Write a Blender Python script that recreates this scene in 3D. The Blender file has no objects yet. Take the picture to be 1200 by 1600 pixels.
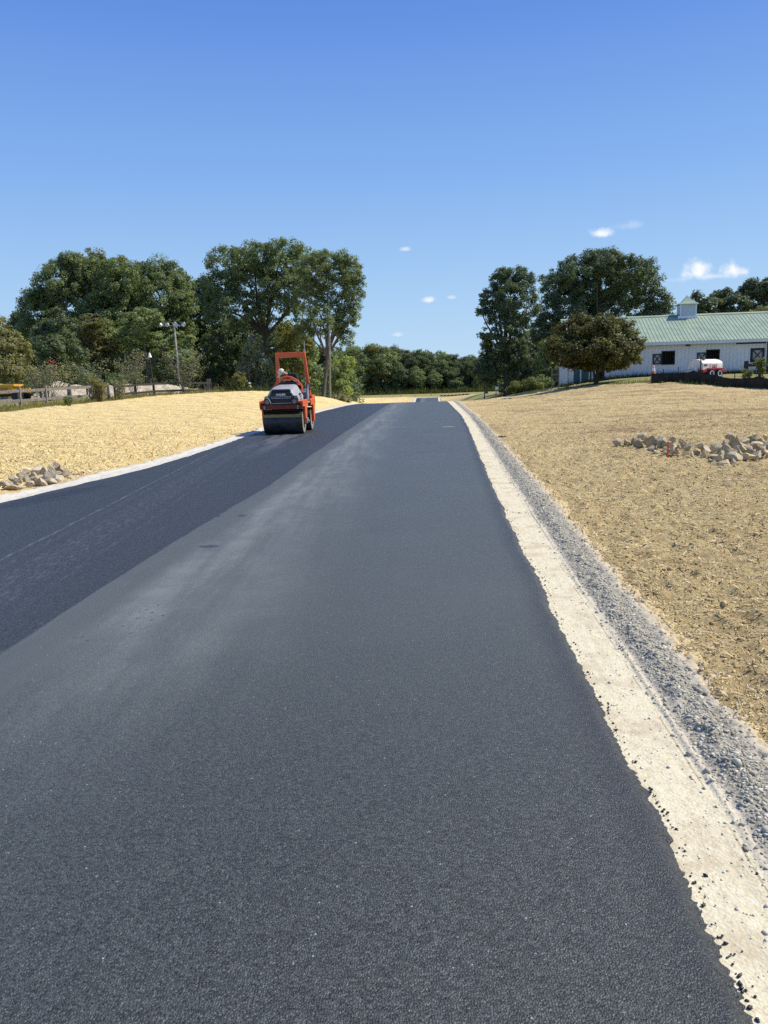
import bpy, bmesh, math, random
import numpy as np
from mathutils import Vector, Matrix

# ------------------------------------------------------------------ camera
SC = bpy.context.scene
COL = SC.collection
PITCH = math.atan(.1697); ROLL = 0.0278; CAMH = 1.5; FPX = 1190.0
_f = np.array([0, math.cos(PITCH), -math.sin(PITCH)])
_r0 = np.array([1., 0, 0]); _u0 = np.array([0, math.sin(PITCH), math.cos(PITCH)])
_R = math.cos(ROLL)*_r0 - math.sin(ROLL)*_u0
_U = math.cos(ROLL)*_u0 + math.sin(ROLL)*_r0
cam_data = bpy.data.cameras.new('camera')
cam = bpy.data.objects.new('camera', cam_data); COL.objects.link(cam)
cam_data.sensor_fit = 'VERTICAL'; cam_data.sensor_height = 36.0
cam_data.lens = FPX/1600*36.0
cam_data.clip_start = 0.05; cam_data.clip_end = 12000
cam.matrix_world = Matrix(((_R[0], _U[0], -_f[0], 0), (_R[1], _U[1], -_f[1], 0), (_R[2], _U[2], -_f[2], CAMH), (0, 0, 0, 1)))
SC.camera = cam
SC.render.resolution_x = 768; SC.render.resolution_y = 1024

# ------------------------------------------------------------------ light
SUN_EL = math.radians(50); SUN_AZ = math.radians(80)      # azimuth from +Y towards +X
SUN_DIR = Vector((math.sin(SUN_AZ)*math.cos(SUN_EL), math.cos(SUN_AZ)*math.cos(SUN_EL), math.sin(SUN_EL)))
sl = bpy.data.lights.new('sun', 'SUN'); sl.energy = 5.0; sl.angle = math.radians(.53); sl.color = (1, .955, .85)
so = bpy.data.objects.new('sun', sl); COL.objects.link(so)
so.rotation_euler = SUN_DIR.to_track_quat('Z', 'Y').to_euler(); so.location = SUN_DIR*100
W = bpy.data.worlds.new('World'); SC.world = W; W.use_nodes = True
SC.view_settings.view_transform = 'Standard'; SC.view_settings.look = 'None'
SC.view_settings.exposure = 0.25; SC.view_settings.gamma = 1.0
SC.cycles.use_denoising = False
SC.cycles.use_adaptive_sampling = False
SC.cycles.max_bounces = 8
SC.cycles.transparent_max_bounces = 8


def px_dir(x, y):
    return _f + (x-600)/FPX*_R - (y-800)/FPX*_U


SKY_STOPS = [(0.0, (.53, .75, .97)), (.10, (.42, .655, .96)), (.24, (.25, .48, .92)), (.43, (.112, .270, .79))]
SKY_GAIN = 7.7


def build_sky():
    nt = W.node_tree; nt.nodes.clear(); N = nt.nodes; L = nt.links
    out = N.new('ShaderNodeOutputWorld'); bg = N.new('ShaderNodeBackground'); bg.inputs['Strength'].default_value = 0.105
    sky = N.new('ShaderNodeTexSky'); sky.sky_type = 'NISHITA'; sky.sun_disc = False
    sky.sun_elevation = SUN_EL; sky.sun_rotation = SUN_AZ; sky.altitude = 200
    sky.air_density = 1.05; sky.dust_density = .35; sky.ozone_density = 2.4
    tc = N.new('ShaderNodeTexCoord')
    nrm = N.new('ShaderNodeVectorMath'); nrm.operation = 'NORMALIZE'; L.new(tc.outputs['Generated'], nrm.inputs[0])
    noise = N.new('ShaderNodeTexNoise'); noise.inputs['Scale'].default_value = 55; noise.inputs['Detail'].default_value = 6
    L.new(nrm.outputs[0], noise.inputs['Vector'])

    def M(op, a, b=None, c=None):
        n = N.new('ShaderNodeMath'); n.operation = op
        for i, v in enumerate((a, b, c)):
            if v is None: continue
            if isinstance(v, (int, float)): n.inputs[i].default_value = v
            else: L.new(v, n.inputs[i])
        return n.outputs[0]

    def dot(vec):
        n = N.new('ShaderNodeVectorMath'); n.operation = 'DOT_PRODUCT'; n.inputs[1].default_value = vec
        L.new(nrm.outputs[0], n.inputs[0]); return n.outputs['Value']
    total = None
    # small cumulus clouds low over the horizon: azimuth/elevation spots with a flat base and a billowing top
    for (cx, cy, rx, ry, dens) in ((938, 366, 20, 10, .9), (1086, 427, 27, 19, 1.1), (1143, 423, 31, 14, 1.0),
                                   (669, 469, 15, 7, .75), (633, 389, 9, 5, .5), (706, 465, 9, 4, .35), (620, 523, 16, 5, .45),
                                   (985, 352, 26, 9, .2), (1108, 432, 60, 9, .55), (580, 545, 22, 5, .3)):
        d = Vector(px_dir(cx, cy)).normalized()
        e1 = Vector((d.y, -d.x, 0)).normalized(); e2 = e1.cross(d)
        if e2.z < 0: e2 = -e2
        a = M('MULTIPLY', dot(e1), FPX/rx)
        b = M('MULTIPLY', dot(e2), FPX/ry)
        # lower half falls off faster than the top: a flat base
        bn = M('MULTIPLY', M('MINIMUM', b, 0.0), 1.5)
        bp = M('MAXIMUM', b, 0.0)
        r2 = M('ADD', M('MULTIPLY', a, a), M('ADD', M('MULTIPLY', bn, bn), M('MULTIPLY', bp, bp)))
        front = M('GREATER_THAN', dot(d), 0.5)
        m = M('SUBTRACT', M('ADD', 1.0, M('MULTIPLY', M('SUBTRACT', noise.outputs['Fac'], .5), 2.4)), M('SQRT', r2))
        sm = N.new('ShaderNodeMapRange'); sm.interpolation_type = 'SMOOTHSTEP'
        sm.inputs['From Min'].default_value = 0.0; sm.inputs['From Max'].default_value = 1.0
        L.new(m, sm.inputs['Value'])
        v = M('MULTIPLY', M('MULTIPLY', sm.outputs[0], dens), front)
        total = v if total is None else M('MAXIMUM', total, v)
    total = M('MINIMUM', total, .95)
    hs = N.new('ShaderNodeHueSaturation'); hs.inputs['Saturation'].default_value = 1.05
    L.new(sky.outputs[0], hs.inputs['Color'])
    # clear autumn air: the horizon stays pale blue instead of going yellow
    sz = N.new('ShaderNodeSeparateXYZ'); L.new(nrm.outputs[0], sz.inputs[0])
    gr = N.new('ShaderNodeValToRGB'); e = gr.color_ramp.elements
    for q in (.5, .5): e.new(q)
    for el, (p_, c_) in zip(e, SKY_STOPS): el.position = p_; el.color = (*c_, 1)
    L.new(sz.outputs['Z'], gr.inputs[0])
    sc_ = N.new('ShaderNodeVectorMath'); sc_.operation = 'SCALE'; sc_.inputs['Scale'].default_value = SKY_GAIN; L.new(gr.outputs[0], sc_.inputs[0])
    ms = N.new('ShaderNodeMix'); ms.data_type = 'RGBA'; ms.inputs['Factor'].default_value = .9
    L.new(hs.outputs[0], ms.inputs['A']); L.new(sc_.outputs[0], ms.inputs['B'])
    mix = N.new('ShaderNodeMix'); mix.data_type = 'RGBA'
    L.new(total, mix.inputs['Factor']); L.new(ms.outputs['Result'], mix.inputs['A'])
    mix.inputs['B'].default_value = (8.2, 8.3, 8.6, 1)
    L.new(mix.outputs['Result'], bg.inputs['Color']); L.new(bg.outputs[0], out.inputs[0])


build_sky()

# ------------------------------------------------------------------ noise
def _h(ix, iy, s):
    n = (ix.astype(np.int64)*374761393 + iy.astype(np.int64)*668265263 + s*974634777) & 0xffffffff
    n = ((n ^ (n >> 13))*1274126177) & 0xffffffff
    n = n ^ (n >> 16)
    return (n & 0xffff)/32767.5 - 1.0


def vnoise(x, y, s=0):
    x = np.asarray(x, float); y = np.asarray(y, float)
    ix = np.floor(x); iy = np.floor(y); fx = x-ix; fy = y-iy
    u = fx*fx*fx*(fx*(fx*6-15)+10); v = fy*fy*fy*(fy*(fy*6-15)+10)
    a = _h(ix, iy, s); b = _h(ix+1, iy, s); c = _h(ix, iy+1, s); d = _h(ix+1, iy+1, s)
    return (a*(1-u)+b*u)*(1-v) + (c*(1-u)+d*u)*v


def fbm(x, y, s=0, o=4, g=.5):
    t = 0; a = 1; f = 1
    for i in range(o):
        t = t + a*vnoise(x*f, y*f, s+i*17); a *= g; f *= 2.03
    return t


def sstep(a, b, x):
    t = np.clip((np.asarray(x, float)-a)/(b-a), 0, 1); return t*t*(3-2*t)


# ------------------------------------------------------------------ terrain
_ys = np.arange(-40, 420, .25)
def curve(pts, sm=9):
    p = np.array(pts, float); v = np.interp(_ys, p[:, 1], p[:, 0])
    k = np.ones(sm)/sm; vp = np.pad(v, sm//2, mode='edge')
    # repeated box filter = smooth curve
    vp = np.convolve(vp, k, 'valid')
    return lambda y: np.interp(y, _ys, vp)


XR = curve([(-2.4, -40), (.7, -1), (.83, 1.55), (.91, 2.32), (.99, 3.34), (1.16, 5.7), (1.34, 7.95), (1.71, 12.28), (2.02, 15.84), (2.75, 24),
            (3.47, 32.9), (4.26, 45.6), (4.82, 54.9), (5.7, 68), (8, 100), (14.95, 200), (16.8, 225), (30, 420)], 5)
XL = curve([(-13, -40), (-9.0, 0), (-7.2, 5), (-6.1, 8), (-5.2, 10.2), (-5.0, 11.9), (-4.56, 13.6), (-4.28, 17.1), (-4.0, 26), (-3.37, 42.2),
            (-2.5, 51.8), (-1.7, 57), (-.9, 66), (1.7, 100), (9.13, 200), (10.7, 225), (23, 420)], 9)
XJ = curve([(-3.5, -10), (-2.36, 1.5), (-2.16, 4.2), (-2.15, 5.3), (-1.99, 7.8), (-1.66, 11.6), (-1.48, 16.4), (-.88, 28), (.55, 53.3), (1.6, 75), (12, 225), (26, 420)], 7)
_zr = np.interp(_ys, [-40, 0, 46, 53, 57, 61, 70, 100, 150, 180, 188, 198, 215, 260, 420],
                [0, 0, 0, .005, -.015, -.135, -.52, -1.65, -3.2, -3.75, -3.6, -2.95, -2.55, -2.15, -1.5])
_zr = np.convolve(np.pad(_zr, 6, mode='edge'), np.ones(13)/13, 'valid')
def ZR(y): return np.interp(y, _ys, _zr)


_cp = [(-24, 51, .57), (-23, 47, .33), (-20.3, 55, .67), (-21.8, 58, .77), (-19.4, 66, .99), (-15.8, 72, .96), (-9, 66, 1.0), (-12, 68, 1.0), (-5.2, 64, .5),
       (-5.83, 78, .13), (-4.74, 72, -.07), (-6, 10, .03), (-10, 15, .06), (-12, 20, .08), (-14, 30, .16), (-8, 30, .12), (-10, 45, .45), (-7, 52, .45), (-20, 36, .2),
       (-25, 70, .95), (-20, 85, .9), (-40, 60, .8), (-40, 100, 1.0), (-13, 95, .4), (-12.7, 75, .83), (-60, 140, .8), (-30, 30, .1), (-60, 40, .5), (-15, 0, 0), (-60, 0, 0),
       (5, 13, .12), (7, 14, .2), (6, 40, .08), (8.4, 70, -.04), (11.7, 60, .35), (18.1, 62.7, 1.2), (27.3, 61, 1.43), (15.6, 56, .99), (17, 48, 1.03), (20.3, 41, .65),
       (40, 60, 1.7), (12, 30, .38), (20, 25, .5), (10, 12, .2), (40, 25, .8), (10, 48, .3), (14, 51, .72), (60, 60, 2.0), (15, 0, 0), (60, 0, .4),
       (40, 90, 1.8), (25, 80, 1.3), (15.4, 95, -.39), (11, 82, -.42), (20, 72, 1.1), (40, 150, -.5), (-30, 150, -1.4), (60, 140, .4), (9, 90, -1.0), (-4, 90, -.9), (-6, 110, -1.4),
       (-40, 200, -2.3), (60, 200, -2.0), (-90, 260, -2.1), (-14, 260, -2.1), (9.7, 260, -2.15), (33.5, 260, -2.05), (100, 260, -1.6), (-10, 215, -2.5), (30, 215, -2.3),
       (-120, 330, -1.8), (0, 400, -1.4), (140, 330, -1.2), (-150, 150, 0), (150, 150, 1), (-150, 0, 0), (150, 0, 1.2)]
_cp = np.array(_cp, float)
def _k(r): return r
def _tps():
    P = _cp[:, :2]/100.; n = len(P)
    d = np.linalg.norm(P[:, None]-P[None], axis=2)
    A = np.zeros((n+3, n+3)); A[:n, :n] = -(d*d+.0009)**.5; A[:n, n] = 1; A[:n, n+1:] = P; A[n, :n] = 1; A[n+1:, :n] = P.T
    return P, np.linalg.solve(A, np.r_[_cp[:, 2], 0, 0, 0])
_P, _w = _tps()
def base_h(x, y):
    x = np.asarray(x, float); y = np.asarray(y, float)
    xs = np.clip(x, -160, 160)/100; ys = np.clip(y, -30, 400)/100
    z = _w[-3] + _w[-2]*xs + _w[-1]*ys
    for (a, b), w in zip(_P, _w[:-3]):
        z = z - w*np.sqrt((xs-a)**2 + (ys-b)**2 + .0009)
    return z


def H(x, y):
    """terrain height without small relief"""
    x = np.asarray(x, float); y = np.asarray(y, float)
    er = x-XR(y); el = XL(y)-x
    e = np.maximum(er, el)
    w = sstep(.5, 5.5 + .06*np.clip(y, 0, 60), e)
    wl = sstep(.4, 4.0, e)
    w = np.where(el > er, wl, w)
    return ZR(y)*(1-w) + base_h(x, y)*w


def Hs(x, y): return float(H(np.array([x]), np.array([y]))[0])


def at(px, py, Y):
    d = px_dir(px, py); t = Y/d[1]
    return Vector((d[0]*t, Y, CAMH + d[2]*t))


def ground_at(px, Y, py=600):
    p = at(px, py, Y); return Vector((p.x, Y, Hs(p.x, Y)))


# ------------------------------------------------------------------ materials
def mat(name, rough=.8, spec=.3, metal=0.0):
    m = bpy.data.materials.new(name); m.use_nodes = True
    b = m.node_tree.nodes['Principled BSDF']
    b.inputs['Roughness'].default_value = rough; b.inputs['Specular IOR Level'].default_value = spec; b.inputs['Metallic'].default_value = metal
    return m, m.node_tree.nodes, m.node_tree.links, b


def noise_node(N, L, scale, detail=4, vec=None, rough=.55):
    n = N.new('ShaderNodeTexNoise'); n.inputs['Scale'].default_value = scale; n.inputs['Detail'].default_value = detail; n.inputs['Roughness'].default_value = rough
    if vec is not None: L.new(vec, n.inputs['Vector'])
    return n


def ramp(N, L, fac, stops):
    r = N.new('ShaderNodeValToRGB'); e = r.color_ramp.elements
    while len(e) < len(stops): e.new(.5)
    for el, (p, c) in zip(e, stops):
        el.position = p; el.color = (*c, 1) if len(c) == 3 else c
    L.new(fac, r.inputs[0]); return r.outputs[0]


def mixc(N, L, fac, a, b, blend='MIX'):
    n = N.new('ShaderNodeMix'); n.data_type = 'RGBA'; n.blend_type = blend
    for k, v in (('Factor', fac), ('A', a), ('B', b)):
        if isinstance(v, (int, float)): n.inputs[k].default_value = v
        elif isinstance(v, tuple): n.inputs[k].default_value = (*v, 1)
        else: L.new(v, n.inputs[k])
    return n.outputs['Result']


def mth(N, L, op, a, b=None, c=None, clamp=False):
    n = N.new('ShaderNodeMath'); n.operation = op; n.use_clamp = clamp
    for i, v in enumerate((a, b, c)):
        if v is None: continue
        if isinstance(v, (int, float)): n.inputs[i].default_value = v
        else: L.new(v, n.inputs[i])
    return n.outputs[0]


def mrange(N, L, v, a, b, c=0., d=1.):
    n = N.new('ShaderNodeMapRange'); n.interpolation_type = 'SMOOTHSTEP'
    n.inputs['From Min'].default_value = a; n.inputs['From Max'].default_value = b; n.inputs['To Min'].default_value = c; n.inputs['To Max'].default_value = d
    L.new(v, n.inputs['Value']); return n.outputs[0]


def bump(N, L, h, b, strength=.5, dist=.01, normal=None):
    n = N.new('ShaderNodeBump'); n.inputs['Strength'].default_value = strength; n.inputs['Distance'].default_value = dist
    L.new(h, n.inputs['Height'])
    if normal is not None: L.new(normal, n.inputs['Normal'])
    if b is not None: L.new(n.outputs[0], b.inputs['Normal'])
    return n.outputs[0]


def simple(name, col, rough=.6, spec=.4, metal=0., var=.25, scale=6, dirt=None, dirt_amt=.4, bs=0., bscale=40):
    """a painted / natural surface with uneven tone"""
    m, N, L, b = mat(name, rough, spec, metal)
    tc = N.new('ShaderNodeTexCoord')
    n = noise_node(N, L, scale, 5, tc.outputs['Object'])
    lo = tuple(c*(1-var) for c in col); hi = tuple(min(1, c*(1+var)) for c in col)
    c = ramp(N, L, n.outputs['Fac'], [(.3, lo), (.7, hi)])
    if dirt:
        n2 = noise_node(N, L, scale*2.3, 6, tc.outputs['Object'], .65)
        c = mixc(N, L, mth(N, L, 'MULTIPLY', mrange(N, L, n2.outputs['Fac'], .45, .7), dirt_amt), c, dirt)
    L.new(c, b.inputs['Base Color'])
    r = mrange(N, L, n.outputs['Fac'], .3, .7, max(.02, rough-.1), min(1, rough+.1)); L.new(r, b.inputs['Roughness'])
    if bs > 0:
        n3 = noise_node(N, L, bscale, 5, tc.outputs['Object']); bump(N, L, n3.outputs['Fac'], b, bs, .02)
    return m


def leaf_mat(name, col, var=.35, transl=.35, hue=(1.25, 1.05, .5)):
    m = bpy.data.materials.new(name); m.use_nodes = True
    N = m.node_tree.nodes; L = m.node_tree.links; N.clear()
    out = N.new('ShaderNodeOutputMaterial'); geo = N.new('ShaderNodeNewGeometry'); tc = N.new('ShaderNodeTexCoord')
    n = noise_node(N, L, .55, 3, tc.outputs['Object'])
    rnd = geo.outputs['Random Per Island']
    f = mth(N, L, 'ADD', mth(N, L, 'MULTIPLY', rnd, .5), mth(N, L, 'MULTIPLY', n.outputs['Fac'], .5))
    lo = tuple(c*(1-var) for c in col); hi = tuple(min(1, c*(1+var)*h) for c, h in zip(col, hue))
    c = ramp(N, L, f, [(.22, lo), (.5, col), (.8, hi)])
    p = N.new('ShaderNodeBsdfPrincipled'); p.inputs['Roughness'].default_value = .6; p.inputs['Specular IOR Level'].default_value = .18
    L.new(c, p.inputs['Base Color'])
    t = N.new('ShaderNodeBsdfTranslucent')
    tcx = mixc(N, L, 1.0, c, (1.3, 1.35, .55), 'MULTIPLY'); L.new(tcx, t.inputs['Color'])
    mx = N.new('ShaderNodeMixShader'); mx.inputs[0].default_value = transl
    L.new(p.outputs[0], mx.inputs[1]); L.new(t.outputs[0], mx.inputs[2]); L.new(mx.outputs[0], out.inputs[0])
    return m


def bark_mat(name, col):
    m, N, L, b = mat(name, .95, .1)
    tc = N.new('ShaderNodeTexCoord'); mp = N.new('ShaderNodeMapping'); mp.inputs['Scale'].default_value = (9, 9, 1.2)
    L.new(tc.outputs['Object'], mp.inputs[0]); n = noise_node(N, L, 1, 6, mp.outputs[0], .65)
    L.new(ramp(N, L, n.outputs['Fac'], [(.3, tuple(c*.5 for c in col)), (.7, tuple(c*1.3 for c in col))]), b.inputs['Base Color'])
    bump(N, L, n.outputs['Fac'], b, .8, .05)
    return m


# ------------------------------------------------------------------ object helpers
def link(o, parent=None):
    COL.objects.link(o)
    if parent is not None: o.parent = parent
    return o


def tag(o, label=None, cat=None, group=None, kind=None):
    if label: o['label'] = label
    if cat: o['category'] = cat
    if group: o['group'] = group
    if kind: o['kind'] = kind
    return o


def empty(name, loc=(0, 0, 0), rz=0., label=None, cat=None, group=None, scale=1.):
    o = bpy.data.objects.new(name, None); o.empty_display_size = .3
    o.location = loc; o.rotation_euler = (0, 0, rz); o.scale = (scale,)*3
    link(o); return tag(o, label, cat, group)


def mesh_np(name, V, F, m, parent=None, smooth=False, attrs=None):
    """V (n,3), F (k,4) or (k,3) arrays"""
    me = bpy.data.meshes.new(name); V = np.asarray(V, np.float32); F = np.asarray(F, np.int32); k, c = F.shape
    me.vertices.add(len(V)); me.vertices.foreach_set('co', V.ravel())
    me.loops.add(k*c); me.loops.foreach_set('vertex_index', F.ravel())
    me.polygons.add(k); me.polygons.foreach_set('loop_start', np.arange(0, k*c, c, dtype=np.int32))
    me.polygons.foreach_set('loop_total', np.full(k, c, np.int32))
    if smooth: me.polygons.foreach_set('use_smooth', np.ones(k, bool))
    for an, av in (attrs or {}).items():
        av = np.asarray(av, np.float32)
        if av.ndim == 1:
            a = me.attributes.new(an, 'FLOAT', 'POINT'); a.data.foreach_set('value', av)
        else:
            a = me.attributes.new(an, 'FLOAT_COLOR', 'POINT'); a.data.foreach_set('color', np.c_[av, np.ones(len(av))].astype(np.float32).ravel())
    me.update(calc_edges=True); me.validate()
    if m: me.materials.append(m)
    return link(bpy.data.objects.new(name, me), parent)


def grid_faces(nr, nc):
    i = np.arange(nr-1)[:, None]*nc + np.arange(nc-1)[None]
    return np.stack([i, i+1, i+nc+1, i+nc], -1).reshape(-1, 4)


class MB:
    def __init__(s): s.v = []; s.f = []
    def add(s, v, f):
        b = len(s.v); s.v += [tuple(p) for p in v]; s.f += [tuple(i+b for i in q) for q in f]; return s
    def box(s, x0, x1, y0, y1, z0, z1):
        return s.add([(x0, y0, z0), (x1, y0, z0), (x1, y1, z0), (x0, y1, z0), (x0, y0, z1), (x1, y0, z1), (x1, y1, z1), (x0, y1, z1)],
                     [(0, 3, 2, 1), (4, 5, 6, 7), (0, 1, 5, 4), (1, 2, 6, 5), (2, 3, 7, 6), (3, 0, 4, 7)])
    def hexa(s, lo, hi):
        """lo, hi: 4 points each (same winding)"""
        return s.add(list(lo)+list(hi), [(0, 3, 2, 1), (4, 5, 6, 7), (0, 1, 5, 4), (1, 2, 6, 5), (2, 3, 7, 6), (3, 0, 4, 7)])
    def bar(s, a, b, w, h=None, up=(0, 0, 1)):
        h = h or w; a = Vector(a); b = Vector(b); d = (b-a).normalized(); up = Vector(up)
        if abs(d.dot(up)) > .99: up = Vector((0, 1, 0))
        x = d.cross(up).normalized(); y = x.cross(d)
        c = [(-w/2, -h/2), (w/2, -h/2), (w/2, h/2), (-w/2, h/2)]
        return s.hexa([a+x*i+y*j for i, j in c], [b+x*i+y*j for i, j in c])
    def tube(s, pts, rad, n=8, cap=True):
        pts = [Vector(p) for p in pts]
        if not hasattr(rad, '__len__'): rad = [rad]*len(pts)
        V = []; F = []; ref = None
        for i, p in enumerate(pts):
            d = (pts[min(i+1, len(pts)-1)] - pts[max(i-1, 0)]).normalized()
            if ref is None: ref = Vector((1, 0, 0)) if abs(d.x) < .8 else Vector((0, 1, 0))
            x = (ref - d*ref.dot(d)).normalized(); y = d.cross(x); ref = x
            for k in range(n):
                a = 2*math.pi*k/n; V.append(p + (x*math.cos(a)+y*math.sin(a))*rad[i])
        for i in range(len(pts)-1):
            for k in range(n):
                k2 = (k+1) % n; F.append((i*n+k, i*n+k2, (i+1)*n+k2, (i+1)*n+k))
        if cap: F.append(tuple(range(n))[::-1]); F.append(tuple((len(pts)-1)*n+k for k in range(n)))
        return s.add(V, F)
    def lathe(s, prof, n=24, axis='Z', c=(0, 0, 0), close=False):
        """prof: (r, h) pairs"""
        V = []; F = []
        for r, h in prof:
            for k in range(n):
                a = 2*math.pi*k/n; u, v = r*math.cos(a), r*math.sin(a)
                q = {'Z': (u, v, h), 'X': (h, u, v), 'Y': (v, h, u)}[axis]
                V.append((q[0]+c[0], q[1]+c[1], q[2]+c[2]))
        m = len(prof)
        for i in range(m-1 if not close else m):
            j = (i+1) % m
            for k in range(n):
                k2 = (k+1) % n; F.append((i*n+k, i*n+k2, j*n+k2, j*n+k))
        if not close:
            if prof[0][0] > 1e-5: F.append(tuple(range(n))[::-1])
            if prof[-1][0] > 1e-5: F.append(tuple((m-1)*n+k for k in range(n)))
        return s.add(V, F)
    def prism(s, poly, y0, y1, axis='Y'):
        """poly of 2D points extruded along an axis"""
        n = len(poly)
        def q(p, t): return {'Y': (p[0], t, p[1]), 'X': (t, p[0], p[1]), 'Z': (p[0], p[1], t)}[axis]
        V = [q(p, y0) for p in poly]+[q(p, y1) for p in poly]
        F = [tuple(range(n))[::-1], tuple(range(n, 2*n))]+[(i, (i+1) % n, n+(i+1) % n, n+i) for i in range(n)]
        return s.add(V, F)
    def build(s, name, m, parent=None, smooth=False, bevel=0., loc=None):
        me = bpy.data.meshes.new(name); me.from_pydata(s.v, [], s.f); me.validate()
        bm = bmesh.new(); bm.from_mesh(me); bmesh.ops.recalc_face_normals(bm, faces=bm.faces)
        bm.to_mesh(me); bm.free()
        if smooth:
            me.polygons.foreach_set('use_smooth', np.ones(len(me.polygons), bool))
            me.set_sharp_from_angle(angle=math.radians(38))
        me.materials.append(m)
        o = link(bpy.data.objects.new(name, me), parent)
        if loc: o.location = loc
        if bevel:
            b = o.modifiers.new('bevel', 'BEVEL'); b.width = bevel; b.segments = 2; b.limit_method = 'ANGLE'
        return o


def copy_tree(o, parent=None):
    c = o.copy(); COL.objects.link(c); c.parent = parent
    for ch in list(o.children): copy_tree(ch, c)
    return c


def skinned(name, chains, m, parent=None, sub=1):
    """chains: list of lists of (co, radius); identical coordinates are shared joints"""
    key = {}; V = []; Rd = []; E = []
    for ch in chains:
        last = None
        for co, r in ch:
            k = tuple(round(c, 4) for c in co)
            if k not in key: key[k] = len(V); V.append(k); Rd.append(r)
            i = key[k]
            if last is not None and last != i: E.append((last, i))
            last = i
    me = bpy.data.meshes.new(name); me.from_pydata(V, E, []); me.materials.append(m)
    o = link(bpy.data.objects.new(name, me), parent)
    md = o.modifiers.new('skin', 'SKIN'); md.use_smooth_shade = True
    sv = me.skin_vertices[0].data
    for i, r in enumerate(Rd): sv[i].radius = (r, r)
    sv[0].use_root = True
    s2 = o.modifiers.new('sub', 'SUBSURF'); s2.levels = sub; s2.render_levels = sub
    return o

# ------------------------------------------------------------------ ground sheet
rng = np.random.default_rng(7)
_gl = np.array([(-60, 20), (-34, 33), (-23.6, 46.6), (-20.6, 54.6), (-17.6, 63.5), (-13.5, 70.5), (-9, 72.5), (-5.6, 75), (-2, 90), (0, 140), (4, 200), (6, 226), (60, 226)], float)   # edge of the straw on the left / far side
def left_edge_y(x): return np.interp(x, _gl[:, 0], _gl[:, 1])
_gr = np.array([(6, 226), (8.2, 76), (11.6, 63), (13.6, 56.5), (15.4, 53.6), (17.2, 47.0), (20.6, 40.2), (27, 36), (60, 33)], float)
def right_edge_y(x): return np.interp(x, _gr[:, 0], _gr[:, 1])


def rib_rows(x, y, raw=False):
    """cleat rows left by the dozer"""
    wob = 1.1*vnoise(x/6., y/6., 31) + .4*vnoise(x/1.7, y/1.7, 32)
    pr = 2*np.pi*(y*.80 + x*.60 + wob)/1.7
    pl = 2*np.pi*(y*.75 + x*.66 + wob)/1.2
    right = x > 0
    a = np.where(right, sstep(10, 28, y)*.038 + .014, .022)
    s = np.where(right, np.sin(pr), np.sin(pl))
    return (s if raw else s*a)*(.6+.4*vnoise(x/3., y/1.3, 33))


def relief(x, y, e):
    """clods and mulch clumps: fine relief that fades with distance where the mesh cannot carry it"""
    warp = .25*vnoise(x*1.3, y*1.3, 71)
    a = np.abs(vnoise(x*5.1+warp, y*4.0, 41)); b = vnoise(x*11+warp*3, y*8, 42); c = vnoise(x*24, y*18, 43)
    z = .030*(1-a*2) + .020*b + .012*c*sstep(16, 6, y) + .05*vnoise(x*.8, y*.8, 44)
    k = sstep(.4, .8, e)
    return z*(.3+.7*k)*.8


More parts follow.
